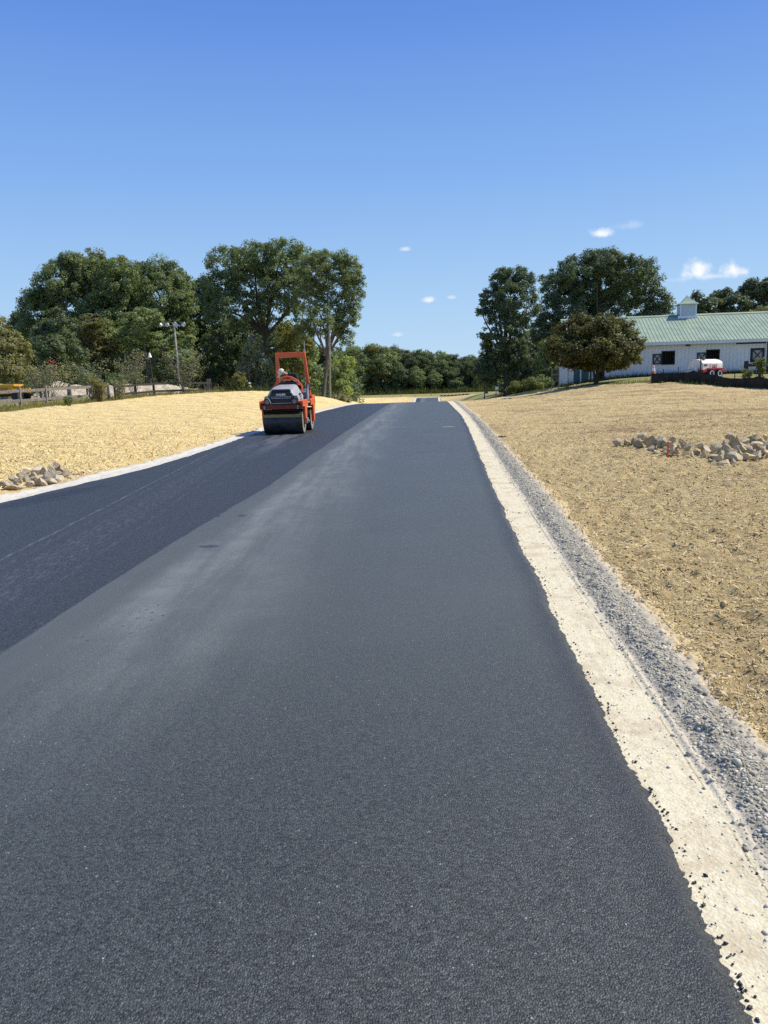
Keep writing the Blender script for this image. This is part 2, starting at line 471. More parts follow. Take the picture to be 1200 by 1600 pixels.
def build_ground():
    ny, nx = 1080, 1080
    y = np.concatenate([np.linspace(-40, 0, 22, endpoint=False), np.linspace(0, 1.0, 12, endpoint=False), np.geomspace(1.0, 290, ny), np.geomspace(300, 6000, 40)])
    t = np.linspace(-1, 1, nx); u = np.sign(t)*(np.abs(t)**1.15)*1.35
    Y = np.repeat(y[:, None], nx, 1); X = u[None]*(np.abs(Y)+2.2)
    X[Y > 290] *= 1.0 + (Y[Y > 290]-290)/600
    e = np.maximum(X-XR(Y), XL(Y)-X)
    Z = H(X, Y)
    zr = ZR(Y)
    grass_l = (Y < 112)*sstep(-1.6, 1.6, Y - left_edge_y(X) + 1.5*vnoise(X*.9, Y*.9, 5) + .7*vnoise(X*3, Y*3, 6))*(X < XL(Y))
    grass_r = (1-(Y > 168)*(X < 60))*sstep(-1.0, 1.0, Y - right_edge_y(X) + 1.0*vnoise(X*.9, Y*.9, 8) + .6*vnoise(X*3, Y*3, 9))*(X > XR(Y))*(Y < 206)
    far = sstep(206, 212, Y + 3*vnoise(X*.1, Y*.1, 11))
    grass = np.clip(grass_l*(Y < 206) + grass_r + far, 0, 1)
    # worn straw path that leaves the barn's end towards the road
    pl = np.interp(X, [8, 11.5, 13.4, 14.6, 16, 18.2], [90, 68, 62, 61, 62.2, 66])
    path = sstep(3.2, 1.6, np.abs(Y - pl))*(X > 7)*(X < 17)
    path = np.maximum(path, ((X > 6) & (X < 11.5) & (Y < 74))*1.0)
    grass = grass*(1-path)
    # forest floor: litter under the trees
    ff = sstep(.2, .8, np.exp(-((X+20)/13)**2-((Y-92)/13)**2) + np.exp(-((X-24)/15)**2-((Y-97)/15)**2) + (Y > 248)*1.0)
    R = relief(X, Y, e)*(1-.6*grass) + rib_rows(X, Y)*(1-grass)*sstep(1.2, 4, e)
    R = R*sstep(230, 120, Y)
    e = np.where(Y > 204.2, 9., e)
    on = sstep(.30, .62, e + .05*vnoise(X*2.5, Y*2.5, 21) + .02*vnoise(X*9, Y*9, 22))
    Z = np.where(on > 0, Z + R*sstep(.5, .85, e) , Z)
    Z = Z - (1-on)*.10
    groove = sstep(.05, -.55, rib_rows(X, Y, True))*np.where(X > 0, sstep(9, 24, Y), .45)*sstep(1, 3, e)*sstep(120, 70, Y)  # soil colour in the cleat grooves, painted darker to bring out the row shading
    bare = sstep(.15, .5, fbm(X*.35, Y*.35, 51, 4) - .25)*(X > 0)*.8 + .35*sstep(1.2, .4, e) + groove*1.7
    zone = np.stack([grass, np.clip(bare, 0, 2.1), ff*np.ones_like(X)], -1).reshape(-1, 3)
    side = sstep(4, -4, X)
    V = np.stack([X, Y, Z], -1).reshape(-1, 3)
    m, N, L, b = mat('straw_mulch_ground', .95, .08)
    geo = N.new('ShaderNodeNewGeometry'); pos = geo.outputs['Position']
    at1 = N.new('ShaderNodeAttribute'); at1.attribute_name = 'zone'
    sp = N.new('ShaderNodeSeparateColor'); L.new(at1.outputs['Color'], sp.inputs[0])
    at2 = N.new('ShaderNodeAttribute'); at2.attribute_name = 'side'
    n1 = noise_node(N, L, 9, 8, pos, .68); n2 = noise_node(N, L, .8, 5, pos, .6)
    mp = N.new('ShaderNodeMapping'); mp.inputs['Scale'].default_value = (26, 60, 30); mp.inputs['Rotation'].default_value = (0, 0, .5); L.new(pos, mp.inputs[0])
    n3 = noise_node(N, L, 1, 5, mp.outputs[0], .7)
    f = mth(N, L, 'ADD', mth(N, L, 'MULTIPLY', n1.outputs['Fac'], .5), mth(N, L, 'ADD', mth(N, L, 'MULTIPLY', n3.outputs['Fac'], .35), mth(N, L, 'MULTIPLY', n2.outputs['Fac'], .15)))
    cr = ramp(N, L, f, [(.36, (.17, .108, .052)), (.45, (.46, .328, .150)), (.55, (.61, .468, .230)), (.68, (.73, .585, .325))])
    cl = ramp(N, L, f, [(.355, (.30, .18, .07)), (.43, (.66, .465, .19)), (.52, (.80, .61, .275)), (.68, (.85, .69, .35))])
    c = mixc(N, L, at2.outputs['Fac'], cr, cl)
    dirt = ramp(N, L, n1.outputs['Fac'], [(.35, (.22, .14, .07)), (.65, (.42, .29, .15))])
    c = mixc(N, L, mth(N, L, 'MULTIPLY', sp.outputs[1], .40), c, dirt)
    gr = ramp(N, L, f, [(.36, (.12, .12, .045)), (.5, (.25, .235, .095)), (.62, (.37, .33, .145))])
    c = mixc(N, L, sp.outputs[0], c, gr)
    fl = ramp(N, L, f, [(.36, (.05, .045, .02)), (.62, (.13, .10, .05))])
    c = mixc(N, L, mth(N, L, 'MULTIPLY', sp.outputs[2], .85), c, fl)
    L.new(c, b.inputs['Base Color'])
    hb = mth(N, L, 'ADD', mth(N, L, 'MULTIPLY', n1.outputs['Fac'], 1.0), mth(N, L, 'MULTIPLY', n3.outputs['Fac'], .55))
    bump(N, L, hb, b, 1.0, .075)
    o = mesh_np('ground', V, grid_faces(len(y), nx), m, smooth=True, attrs={'zone': zone, 'side': side.ravel()})
    tag(o, kind='structure')


build_ground()

# ------------------------------------------------------------------ asphalt road
RT = .045      # top of the mat over the gravel base
def road_top(x, y):
    er = XR(y)-x; el = x-XL(y)
    d = np.minimum(er, el)
    jd = x-XJ(y)
    # the right lane was laid first and stands a few mm above the seam of the left one
    step = .012*sstep(-.03, .06, jd)
    return ZR(y) + RT*sstep(-.012, .075, d) - .012 + step + .004*vnoise(x*1.2, y*.5, 61)


def build_road():
    y = np.concatenate([np.linspace(-30, 1.0, 60, endpoint=False), np.geomspace(1.0, 70, 1500), np.linspace(70.5, 204.5, 110)])
    w = np.concatenate([[0, .006, .014, .022, .032, .045, .06, .08, .11], np.linspace(.16, .5, 8)])
    s = np.concatenate([[0, .0008, .002, .0035, .006, .01, .016], np.linspace(.03, .97, 72), ])
    nr = len(y); right_in = np.array([.26, .17, .12, .085, .06, .042, .028, .016, .006, -.006])
    Y1 = y[:, None]
    xl = XL(Y1) + .02*vnoise(Y1*3, Y1*0, 91) + .01*vnoise(Y1*11, Y1*0, 92)
    rag = .010*vnoise(Y1*7, Y1*0+.5, 93) + .008*vnoise(Y1*19, Y1*0+.5, 94) + .009*vnoise(Y1*47, Y1*0+.5, 95) + .006*vnoise(Y1*95, Y1*0+.5, 99) + .02*vnoise(Y1*1.7, Y1*0+.5, 96)
    xr = XR(Y1)+rag
    xin = xr-.40
    A = xl + (xin-xl)*s[None]/.97
    B = xr - right_in[None]
    X = np.concatenate([A, B], 1); nc = X.shape[1]; Y = np.repeat(Y1, nc, 1)
    er = xr-X; el = X-xl; d = np.minimum(er, el)
    jd = X-XJ(Y)
    near = sstep(9, 4, Y)
    lump = (.006*vnoise(X*60, Y*60, 97)+.005*vnoise(X*110, Y*110, 98))*sstep(.12, .0, er)*near
    Z = ZR(Y) - .012 + RT*sstep(-.01, .07, d) + .012*sstep(-.03, .06, jd) + .004*vnoise(X*1.2, Y*.5, 61) + lump
    Z = Z - .03*(d < -.003)
    V = np.stack([X, Y, Z], -1).reshape(-1, 3)
    m, N, L, b = mat('fresh_asphalt', .55, .5)
    geo = N.new('ShaderNodeNewGeometry'); pos = geo.outputs['Position']
    aj = N.new('ShaderNodeAttribute'); aj.attribute_name = 'joint'
    ae = N.new('ShaderNodeAttribute'); ae.attribute_name = 'edge'
    sx = N.new('ShaderNodeSeparateXYZ'); L.new(pos, sx.inputs[0])
    jd_ = aj.outputs['Fac']; ed_ = ae.outputs['Fac']; yy = sx.outputs['Y']
    big = noise_node(N, L, .55, 5, pos, .6); med = noise_node(N, L, 3.2, 6, pos, .65)
    mpl = N.new('ShaderNodeMapping'); mpl.inputs['Scale'].default_value = (2.2, .22, 1); L.new(pos, mpl.inputs[0])
    streak = noise_node(N, L, 1.4, 5, mpl.outputs[0], .6)
    wav = mth(N, L, 'MULTIPLY', mth(N, L, 'SUBTRACT', big.outputs['Fac'], .5), .35)
    jw = mth(N, L, 'ADD', jd_, mth(N, L, 'MULTIPLY', mth(N, L, 'SUBTRACT', streak.outputs['Fac'], .5), .10))
    right = mrange(N, L, jw, -.03, .03)
    # aggregate
    v1 = N.new('ShaderNodeTexVoronoi'); v1.inputs['Scale'].default_value = 155; L.new(pos, v1.inputs['Vector'])
    v2 = N.new('ShaderNodeTexVoronoi'); v2.inputs['Scale'].default_value = 330; L.new(pos, v2.inputs['Vector'])
    sc1 = N.new('ShaderNodeSeparateColor'); L.new(v1.outputs['Color'], sc1.inputs[0])
    sc2 = N.new('ShaderNodeSeparateColor'); L.new(v2.outputs['Color'], sc2.inputs[0])
    stone = mth(N, L, 'ADD', mth(N, L, 'MULTIPLY', sc1.outputs[0], .6), mth(N, L, 'MULTIPLY', sc2.outputs[1], .4))
    cR = ramp(N, L, stone, [(.20, (.009, .0100, .0092)), (.38, (.029, .0326, .0298)), (.65, (.051, .0570, .0518)), (.86, (.078, .0855, .0765)), (.97, (.13, .137, .125))])
    cL = ramp(N, L, stone, [(.22, (.007, .0079, .0086)), (.42, (.0190, .0216, .0222)), (.65, (.0335, .0375, .0375)), (.85, (.059, .064, .061)), (.97, (.12, .127, .12))])
    c = mixc(N, L, right, cL, cR)
    # grazing sheen painted in: the right lane turns paler with distance
    pale_ = mth(N, L, 'MULTIPLY', mth(N, L, 'MULTIPLY', right, mrange(N, L, yy, 2.0, 5.0, .0, .62)), mrange(N, L, big.outputs['Fac'], .3, .7, .7, 1.0))
    c = mixc(N, L, pale_, c, (.086, .0945, .083))
    # dust film: thick near the seam in the middle distance, streaked along the lane
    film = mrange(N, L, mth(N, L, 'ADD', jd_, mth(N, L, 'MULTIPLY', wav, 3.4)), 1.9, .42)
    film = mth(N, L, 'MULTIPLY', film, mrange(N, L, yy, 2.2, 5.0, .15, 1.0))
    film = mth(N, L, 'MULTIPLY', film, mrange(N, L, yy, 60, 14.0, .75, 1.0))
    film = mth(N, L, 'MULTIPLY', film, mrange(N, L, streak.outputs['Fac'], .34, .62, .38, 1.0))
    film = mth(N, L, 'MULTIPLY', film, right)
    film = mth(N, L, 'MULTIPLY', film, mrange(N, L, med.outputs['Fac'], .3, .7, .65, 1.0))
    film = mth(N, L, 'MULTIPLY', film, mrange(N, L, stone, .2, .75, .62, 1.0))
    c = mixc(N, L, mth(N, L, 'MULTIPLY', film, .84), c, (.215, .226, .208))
    # grey pressed band along the seam
    bw = mth(N, L, 'ADD', jd_, mth(N, L, 'MULTIPLY', wav, .9))
    band = mth(N, L, 'MULTIPLY', mrange(N, L, bw, .46, .24), right)
    c = mixc(N, L, mth(N, L, 'MULTIPLY', band, .85), c, (.074, .0785, .072))
    # wet looking dark blotch on the far edge of the left lane
    def blob(cx, cy, rx, ry, rot, soft=.5, amp=1.):
        mpb = N.new('ShaderNodeMapping'); mpb.vector_type = 'TEXTURE'; mpb.inputs['Location'].default_value = (cx, cy, 0); mpb.inputs['Rotation'].default_value = (0, 0, rot); mpb.inputs['Scale'].default_value = (rx, ry, 1e6)
        L.new(pos, mpb.inputs[0])
        ln = N.new('ShaderNodeVectorMath'); ln.operation = 'LENGTH'; L.new(mpb.outputs[0], ln.inputs[0])
        v = mth(N, L, 'ADD', ln.outputs['Value'], mth(N, L, 'MULTIPLY', mth(N, L, 'SUBTRACT', med.outputs['Fac'], .5), amp))
        return mrange(N, L, v, 1.0, 1.0-soft)
    wet = blob(-4.75, 10.6, .35, 1.7, -.28, .6, 1.8)
    c = mixc(N, L, mth(N, L, 'MULTIPLY', wet, .8), c, (.010, .010, .013))
    oil = blob(-1.64, 6.95, .12, .08, 0, .3, .5)
    oil2 = blob(-1.92, 8.64, .06, .09, .3, .4, .9); oil3 = blob(-1.63, 8.6, .06, .09, .3, .4, .9)
    oils = mth(N, L, 'MAXIMUM', oil, mth(N, L, 'MAXIMUM', oil2, oil3))
    c = mixc(N, L, mth(N, L, 'MULTIPLY', oils, .75), c, (.03, .033, .045))
    # tar crumbs pressed in: a scatter of black spots
    v3 = N.new('ShaderNodeTexVoronoi'); v3.inputs['Scale'].default_value = 22; L.new(pos, v3.inputs['Vector'])
    sc3 = N.new('ShaderNodeSeparateColor'); L.new(v3.outputs['Color'], sc3.inputs[0])
    spot = mth(N, L, 'MULTIPLY', mrange(N, L, v3.outputs['Distance'], .34, .22), mth(N, L, 'GREATER_THAN', sc3.outputs[0], .62))
    zone = mth(N, L, 'MAXIMUM', blob(-1.52, 4.85, .26, .30, .3, .8, 1.5), blob(-1.74, 4.5, .28, .34, .3, .9, 1.8))
    c = mixc(N, L, mth(N, L, 'MULTIPLY', mth(N, L, 'MULTIPLY', spot, zone), .9), c, (.008, .008, .009))
    # pale scuffs left by the drum: lines along the lane
    def scuff(off, wid, gap, a, t0=.50, t1=.62):
        dd = mth(N, L, 'ABSOLUTE', mth(N, L, 'SUBTRACT', mth(N, L, 'ADD', mth(N, L, 'ADD', sx.outputs['X'], mth(N, L, 'MULTIPLY_ADD', yy, .043, 3.15)), mth(N, L, 'MULTIPLY', wav, .25)), off))
        ln = mrange(N, L, dd, wid, wid*.3)
        brk = noise_node(N, L, gap, 5, mpl2.outputs[0], .7)
        return mth(N, L, 'MULTIPLY', mth(N, L, 'MULTIPLY', ln, mrange(N, L, brk.outputs['Fac'], t0, t1)), a)
    mpl2 = N.new('ShaderNodeMapping'); mpl2.inputs['Scale'].default_value = (26, 3.4, 1); L.new(pos, mpl2.inputs[0])
    sc = scuff(0., .024, 1.3, .75, .42, .62)
    for o_, w_, g_, a_ in ((.14, .07, 2.2, .26), (.40, .16, 1.7, .34), (.62, .14, 1.9, .30), (.84, .05, 1.2, .24), (1.12, .018, .5, .3), (-.3, .05, 1.2, .12)):
        sc = mth(N, L, 'MAXIMUM', sc, scuff(o_, w_, g_, a_))
    sc = mth(N, L, 'MULTIPLY', sc, mrange(N, L, yy, 24.4, 22.8))
    sc = mth(N, L, 'MULTIPLY', sc, mrange(N, L, jd_, -.3, -.5))
    # soft dusty fan right in front of the drum
    fan = mth(N, L, 'MULTIPLY', mth(N, L, 'MULTIPLY', mrange(N, L, yy, 14, 23, 0, .5), mrange(N, L, yy, 24.2, 23.2)), mth(N, L, 'MULTIPLY', mrange(N, L, mth(N, L, 'ABSOLUTE', mth(N, L, 'SUBTRACT', ed_, 1.3)), .8, .2), mrange(N, L, streak.outputs['Fac'], .4, .6)))
    c = mixc(N, L, mth(N, L, 'MULTIPLY', mth(N, L, 'MAXIMUM', sc, fan), .55), c, (.30, .30, .30))
    # two chalk dashes across the right lane near the crest
    dash = mth(N, L, 'MAXIMUM', blob(2.15, 24.7, .26, .22, 0, .3, .6), mth(N, L, 'MULTIPLY', blob(.5, 25.2, .4, .12, 0, .4, .8), .7))
    c = mixc(N, L, mth(N, L, 'MULTIPLY', dash, .35), c, (.42, .42, .40))
    # rare bright chips
    v4 = N.new('ShaderNodeTexVoronoi'); v4.inputs['Scale'].default_value = 42; L.new(pos, v4.inputs['Vector'])
    sc4 = N.new('ShaderNodeSeparateColor'); L.new(v4.outputs['Color'], sc4.inputs[0])
    chip = mth(N, L, 'MULTIPLY', mrange(N, L, v4.outputs['Distance'], .16, .10), mth(N, L, 'GREATER_THAN', sc4.outputs[0], .945))
    c = mixc(N, L, mth(N, L, 'MULTIPLY', chip, .7), c, (.42, .42, .42))
    # freshly raked loose edge is blacker
    edgeR = mrange(N, L, mth(N, L, 'ADD', ed_, mth(N, L, 'MULTIPLY', wav, .2)), .26, .02)
    eR = N.new('ShaderNodeAttribute'); eR.attribute_name = 'redge'
    er_ = mrange(N, L, mth(N, L, 'ADD', eR.outputs['Fac'], mth(N, L, 'MULTIPLY', wav, .3)), .24, .03)
    c = mixc(N, L, mth(N, L, 'MULTIPLY', er_, .6), c, (.014, .014, .016))
    L.new(c, b.inputs['Base Color'])
    rr = mrange(N, L, stone, .1, .9, .62, .42)
    rr = mth(N, L, 'ADD', rr, mth(N, L, 'MULTIPLY', film, .12))
    rr = mth(N, L, 'SUBTRACT', rr, mth(N, L, 'MULTIPLY', oil, .25))
    L.new(rr, b.inputs['Roughness'])
    hgt = mth(N, L, 'ADD', mth(N, L, 'MULTIPLY', v1.outputs['Distance'], -.8), mth(N, L, 'ADD', mth(N, L, 'MULTIPLY', v2.outputs['Distance'], -.35), mth(N, L, 'MULTIPLY', sc1.outputs[2], .5)))
    n_ = bump(N, L, hgt, None, .75, .006)
    bump(N, L, mth(N, L, 'ADD', med.outputs['Fac'], big.outputs['Fac']), b, .25, .02, n_)
    o = mesh_np('road', V, grid_faces(nr, nc), m, smooth=True, attrs={'joint': jd.ravel(), 'edge': el.ravel(), 'redge': er.ravel()})
    tag(o, kind='structure')


build_road()

# ------------------------------------------------------------------ gravel shoulders
def gravel_profile(x, y, e, side):
    """height over the road base of the rolled strip and of the loose windrow"""
    wob = .03*vnoise(y*.45, e*0+3.3, 81) + .012*vnoise(y*1.7, e*0+1.3, 82)
    sc = np.interp(y, [0, 4, 9, 16, 30, 60], [.80, .84, .97, 1.0, .95, 1.15])
    q = (e+wob*.6)/sc
    tan_w = .30
    z = .0*q
    # rolled strip with shallow tread lines
    tread = (np.sin(2*np.pi*q/.075+.5*vnoise(y*.5, e*0, 83))*.0009)*(.5+.5*vnoise(y*.8, q*9, 70))*sstep(.02, .06, q)*sstep(.30, .24, q)
    lug = .0003*np.sin(2*np.pi*y/.06)*sstep(.03, .08, q)*sstep(.28, .22, q)
    z = z + tread + lug + .0012*vnoise(x*30, y*9, 84) + .0008*vnoise(x*70, y*50, 85)
    lip = .012*np.exp(-((q-.305)/.012)**2)*(.5+.5*vnoise(y*1.1, e*0, 86))
    z = z + lip
    ridge = np.exp(-((q-.455)/.085)**2)
    lump = .62 + .35*vnoise(x*9, y*9, 87) + .30*vnoise(x*20, y*20, 88) + .2*vnoise(x*45, y*45, 89)
    scal = .75+.5*np.abs(vnoise(y*3.1, e*0+7, 90))
    z = z + .034*ridge*lump*scal
    z = z + .012*sstep(.5, .75, q) + .012*vnoise(x*14, y*14, 78)*sstep(.3, .42, q)
    return z, q


def build_shoulder(side):
    right = side == 'right'
    if right:
        y = np.concatenate([np.linspace(-12, 1.1, 60, endpoint=False), np.geomspace(1.1, 64, 1500), np.linspace(64.5, 204, 95)])
        e = np.linspace(-.12, 1.05, 150)
    else:
        y = np.concatenate([np.linspace(-12, 7, 20, endpoint=False), np.geomspace(7, 70, 520), np.linspace(70.5, 204, 95)])
        e = np.linspace(-.12, 1.1, 44)
    Y = np.repeat(y[:, None], len(e), 1); E_ = np.repeat(e[None], len(y), 0)
    X = XR(Y)+E_ if right else XL(Y)-E_
    if right:
        z, q = gravel_profile(X, Y, E_, side)
    else:
        wob = .10*vnoise(Y*.5, E_*0, 76)+.05*vnoise(Y*1.9, E_*0, 77)
        q = (E_+wob)/np.interp(Y, [0, 10, 20, 40, 60], [.80, .80, .66, .60, .75])
        z = .012*vnoise(X*7, Y*7, 75) + .008*vnoise(X*18, Y*18, 74) + .02*sstep(.3, .6, q)
    sink = sstep(.62, .90, q + .04*vnoise(X*3, Y*3, 73) + .05*vnoise(X*11, Y*11, 72) + .06*vnoise(X*31, Y*31, 71) + .05*vnoise(X*70, Y*70, 70))
    far = sstep(25, 60, Y)
    Z = H(X, Y)*sstep(.3, .8, E_) + ZR(Y)*(1-sstep(.3, .8, E_)) + z*(1-.3*far) + .012 - sink*.10 + .03*far*(1-sink)
    m, N, L, b = mat('crushed_stone_'+side, .93, .15)
    geo = N.new('ShaderNodeNewGeometry'); pos = geo.outputs['Position']
    a = N.new('ShaderNodeAttribute'); a.attribute_name = 'across'; qn = a.outputs['Fac']
    n0 = noise_node(N, L, 3.5, 5, pos, .6); n1 = noise_node(N, L, 38, 6, pos, .7); n2 = noise_node(N, L, 130, 4, pos, .7)
    v1 = N.new('ShaderNodeTexVoronoi'); v1.inputs['Scale'].default_value = 85; L.new(pos, v1.inputs['Vector'])
    s1 = N.new('ShaderNodeSeparateColor'); L.new(v1.outputs['Color'], s1.inputs[0])
    f = mth(N, L, 'ADD', mth(N, L, 'MULTIPLY', n1.outputs['Fac'], .55), mth(N, L, 'MULTIPLY', n2.outputs['Fac'], .45))
    tan = ramp(N, L, f, [(.33, (.36, .29, .17)), (.45, (.57, .495, .33)), (.58, (.65, .575, .40)), (.7, (.72, .65, .49))])
    grey = ramp(N, L, mth(N, L, 'ADD', mth(N, L, 'MULTIPLY', s1.outputs[0], .6), mth(N, L, 'MULTIPLY', f, .4)), [(.15, (.148, .130, .10)), (.5, (.303, .272, .207)), (.8, (.425, .384, .297)), (.97, (.57, .525, .417))])
    pale = ramp(N, L, f, [(.35, (.38, .32, .235)), (.6, (.56, .49, .37))] if right else [(.35, (.42, .375, .295)), (.6, (.65, .60, .495))])
    qq = mth(N, L, 'ADD', qn, mth(N, L, 'MULTIPLY', mth(N, L, 'SUBTRACT', n0.outputs['Fac'], .5), .09))
    if right:
        c = mixc(N, L, mrange(N, L, qq, .27, .32), tan, pale)
        c = mixc(N, L, mth(N, L, 'MULTIPLY', mrange(N, L, qq, .315, .36), mrange(N, L, qq, .66, .58)), c, grey)
        c = mixc(N, L, mrange(N, L, qq, .60, .74), c, (.50, .385, .205))
        c = mixc(N, L, mth(N, L, 'MULTIPLY', mth(N, L, 'MULTIPLY', mrange(N, L, n0.outputs['Fac'], .48, .66), mrange(N, L, qq, .30, .24)), .45), c, (.36, .27, .165))
        # thin cracks and tread lines in the rolled fines
        wv = mth(N, L, 'ABSOLUTE', mth(N, L, 'SUBTRACT', mth(N, L, 'ADD', qn, mth(N, L, 'MULTIPLY', mth(N, L, 'SUBTRACT', n0.outputs['Fac'], .5), .03)), .262))
        c = mixc(N, L, mth(N, L, 'MULTIPLY', mth(N, L, 'MULTIPLY', mrange(N, L, wv, .007, .002), mrange(N, L, n0.outputs['Fac'], .42, .55)), .6), c, (.2, .155, .10))
    else:
        c = mixc(N, L, mrange(N, L, qq, .55, .8), pale, (.50, .39, .23))
        c = mixc(N, L, mth(N, L, 'MULTIPLY', mth(N, L, 'GREATER_THAN', s1.outputs[0], .8), .35), c, (.3, .27, .22))
    L.new(c, b.inputs['Base Color'])
    hb = mth(N, L, 'ADD', mth(N, L, 'MULTIPLY', v1.outputs['Distance'], -.8), mth(N, L, 'ADD', n1.outputs['Fac'], mth(N, L, 'MULTIPLY', n2.outputs['Fac'], .5)))
    bump(N, L, hb, b, .5, .006)
    o = mesh_np('gravel_shoulder', np.stack([X, Y, Z], -1).reshape(-1, 3), grid_faces(len(y), len(e)), m, smooth=True, attrs={'across': q.ravel()})
    tag(o, kind='structure')


build_shoulder('right'); build_shoulder('left')


def ico(sub=1):
    bm = bmesh.new(); bmesh.ops.create_icosphere(bm, subdivisions=sub, radius=1.0)
    v = np.array([p.co[:] for p in bm.verts]); f = np.array([[q.index for q in t.verts] for t in bm.faces]); bm.free()
    return v, f


def scatter_stones(name, X, Y, Z, size, m, sub=1, flat=.7, jitter=.35, smooth=False, kind='stuff'):
    bv, bf = ico(sub); n = len(X); nv = len(bv)
    r = np.random.default_rng(abs(hash(name)) % 1000 if False else len(name)*13)
    P = bv[None]*(1 + jitter*r.normal(size=(n, nv, 1)).clip(-1.3, 1.3))
    P = P*np.stack([np.ones(n)*1., r.uniform(.6, 1., n), r.uniform(flat*.6, flat*1.2, n)], -1)[:, None]
    a = r.uniform(0, 6.28, n); t = r.normal(0, .35, n)
    ct, st = np.cos(t)[:, None], np.sin(t)[:, None]
    y_, z_ = P[..., 1]*ct-P[..., 2]*st, P[..., 1]*st+P[..., 2]*ct
    ca, sa = np.cos(a)[:, None], np.sin(a)[:, None]
    P = np.stack([P[..., 0]*ca-y_*sa, P[..., 0]*sa+y_*ca, z_], -1)*np.asarray(size)[:, None, None]
    P = P+np.stack([X, Y, Z], -1)[:, None]
    F = bf[None]+(np.arange(n)*nv)[:, None, None]
    o = mesh_np(name, P.reshape(-1, 3), F.reshape(-1, 3), m, smooth=smooth)
    return tag(o, kind=kind)


def stone_mat(name, lo, hi):
    m, N, L, b = mat(name, .9, .2)
    g = N.new('ShaderNodeNewGeometry'); n = noise_node(N, L, 60, 4, g.outputs['Position'])
    f = mth(N, L, 'ADD', mth(N, L, 'MULTIPLY', g.outputs['Random Per Island'], .75), mth(N, L, 'MULTIPLY', n.outputs['Fac'], .25))
    L.new(ramp(N, L, f, [(.1, lo), (.85, hi)]), b.inputs['Base Color'])
    bump(N, L, n.outputs['Fac'], b, .4, .004)
    return m


def build_loose():
    r = np.random.default_rng(3)
    # loose stone on the windrow
    n = 17000
    y = 1.4*np.exp(r.uniform(0, math.log(34/1.4), n)); q = r.normal(.46, .085, n)
    sc = np.interp(y, [0, 4, 9, 16, 30, 60], [.80, .84, .97, 1.0, .95, 1.15])
    e = q*sc; x = XR(y)+e; z, _ = gravel_profile(x, y, e, 'right')
    s = np.exp(r.normal(math.log(.0042), .5, n)).clip(.002, .016)*np.interp(y, [1, 8, 30], [1, 1.25, 2.0])
    scatter_stones('loose_gravel', x, y, ZR(y)+z+.012+s*.15, s, stone_mat('grey_stone', (.24, .215, .16), (.56, .52, .405)))
    # pale chips over the rest of the strip and the straw margin
    n = 2600
    y = 1.4*np.exp(r.uniform(0, math.log(26/1.4), n)); e = r.uniform(.02, .95, n); x = XR(y)+e
    z, _ = gravel_profile(x, y, e, 'right'); z = np.where(e > .62, (H(x, y)-ZR(y)), z)
    s = np.exp(r.normal(math.log(.0030), .5, n)).clip(.0015, .010)
    scatter_stones('stone_chips', x, y, ZR(y)+z+.012+s*.2, s, stone_mat('pale_stone', (.45, .39, .30), (.72, .67, .58)))
    # crumbs of hot mix along the raked edge
    n = 1900
    y = 1.3*np.exp(r.uniform(0, math.log(16/1.3), n)); e = np.abs(r.normal(0, .022, n))-.03
    x = XR(y)+.02*vnoise(y*1.7, y*0+.5, 96)+.014*vnoise(y*7, y*0+.5, 93)+e
    far = r.random(n) < .012; e = np.where(far, r.uniform(0, .33, n), e); x = np.where(far, XR(y)+e, x)
    s = np.exp(r.normal(math.log(.0034), .45, n)).clip(.0016, .0075)
    z = ZR(y) - .012 + RT*sstep(.012, -.07, e) + .012*sstep(.0, -.05, e)
    z = np.where(e > .0, ZR(y)+.014, z)
    m = simple('asphalt_crumb', (.018, .018, .02), .5, .5, var=.5, scale=90)
    scatter_stones('asphalt_crumbs', x, y, z+s*.3, s, m, jitter=.25)


build_loose()


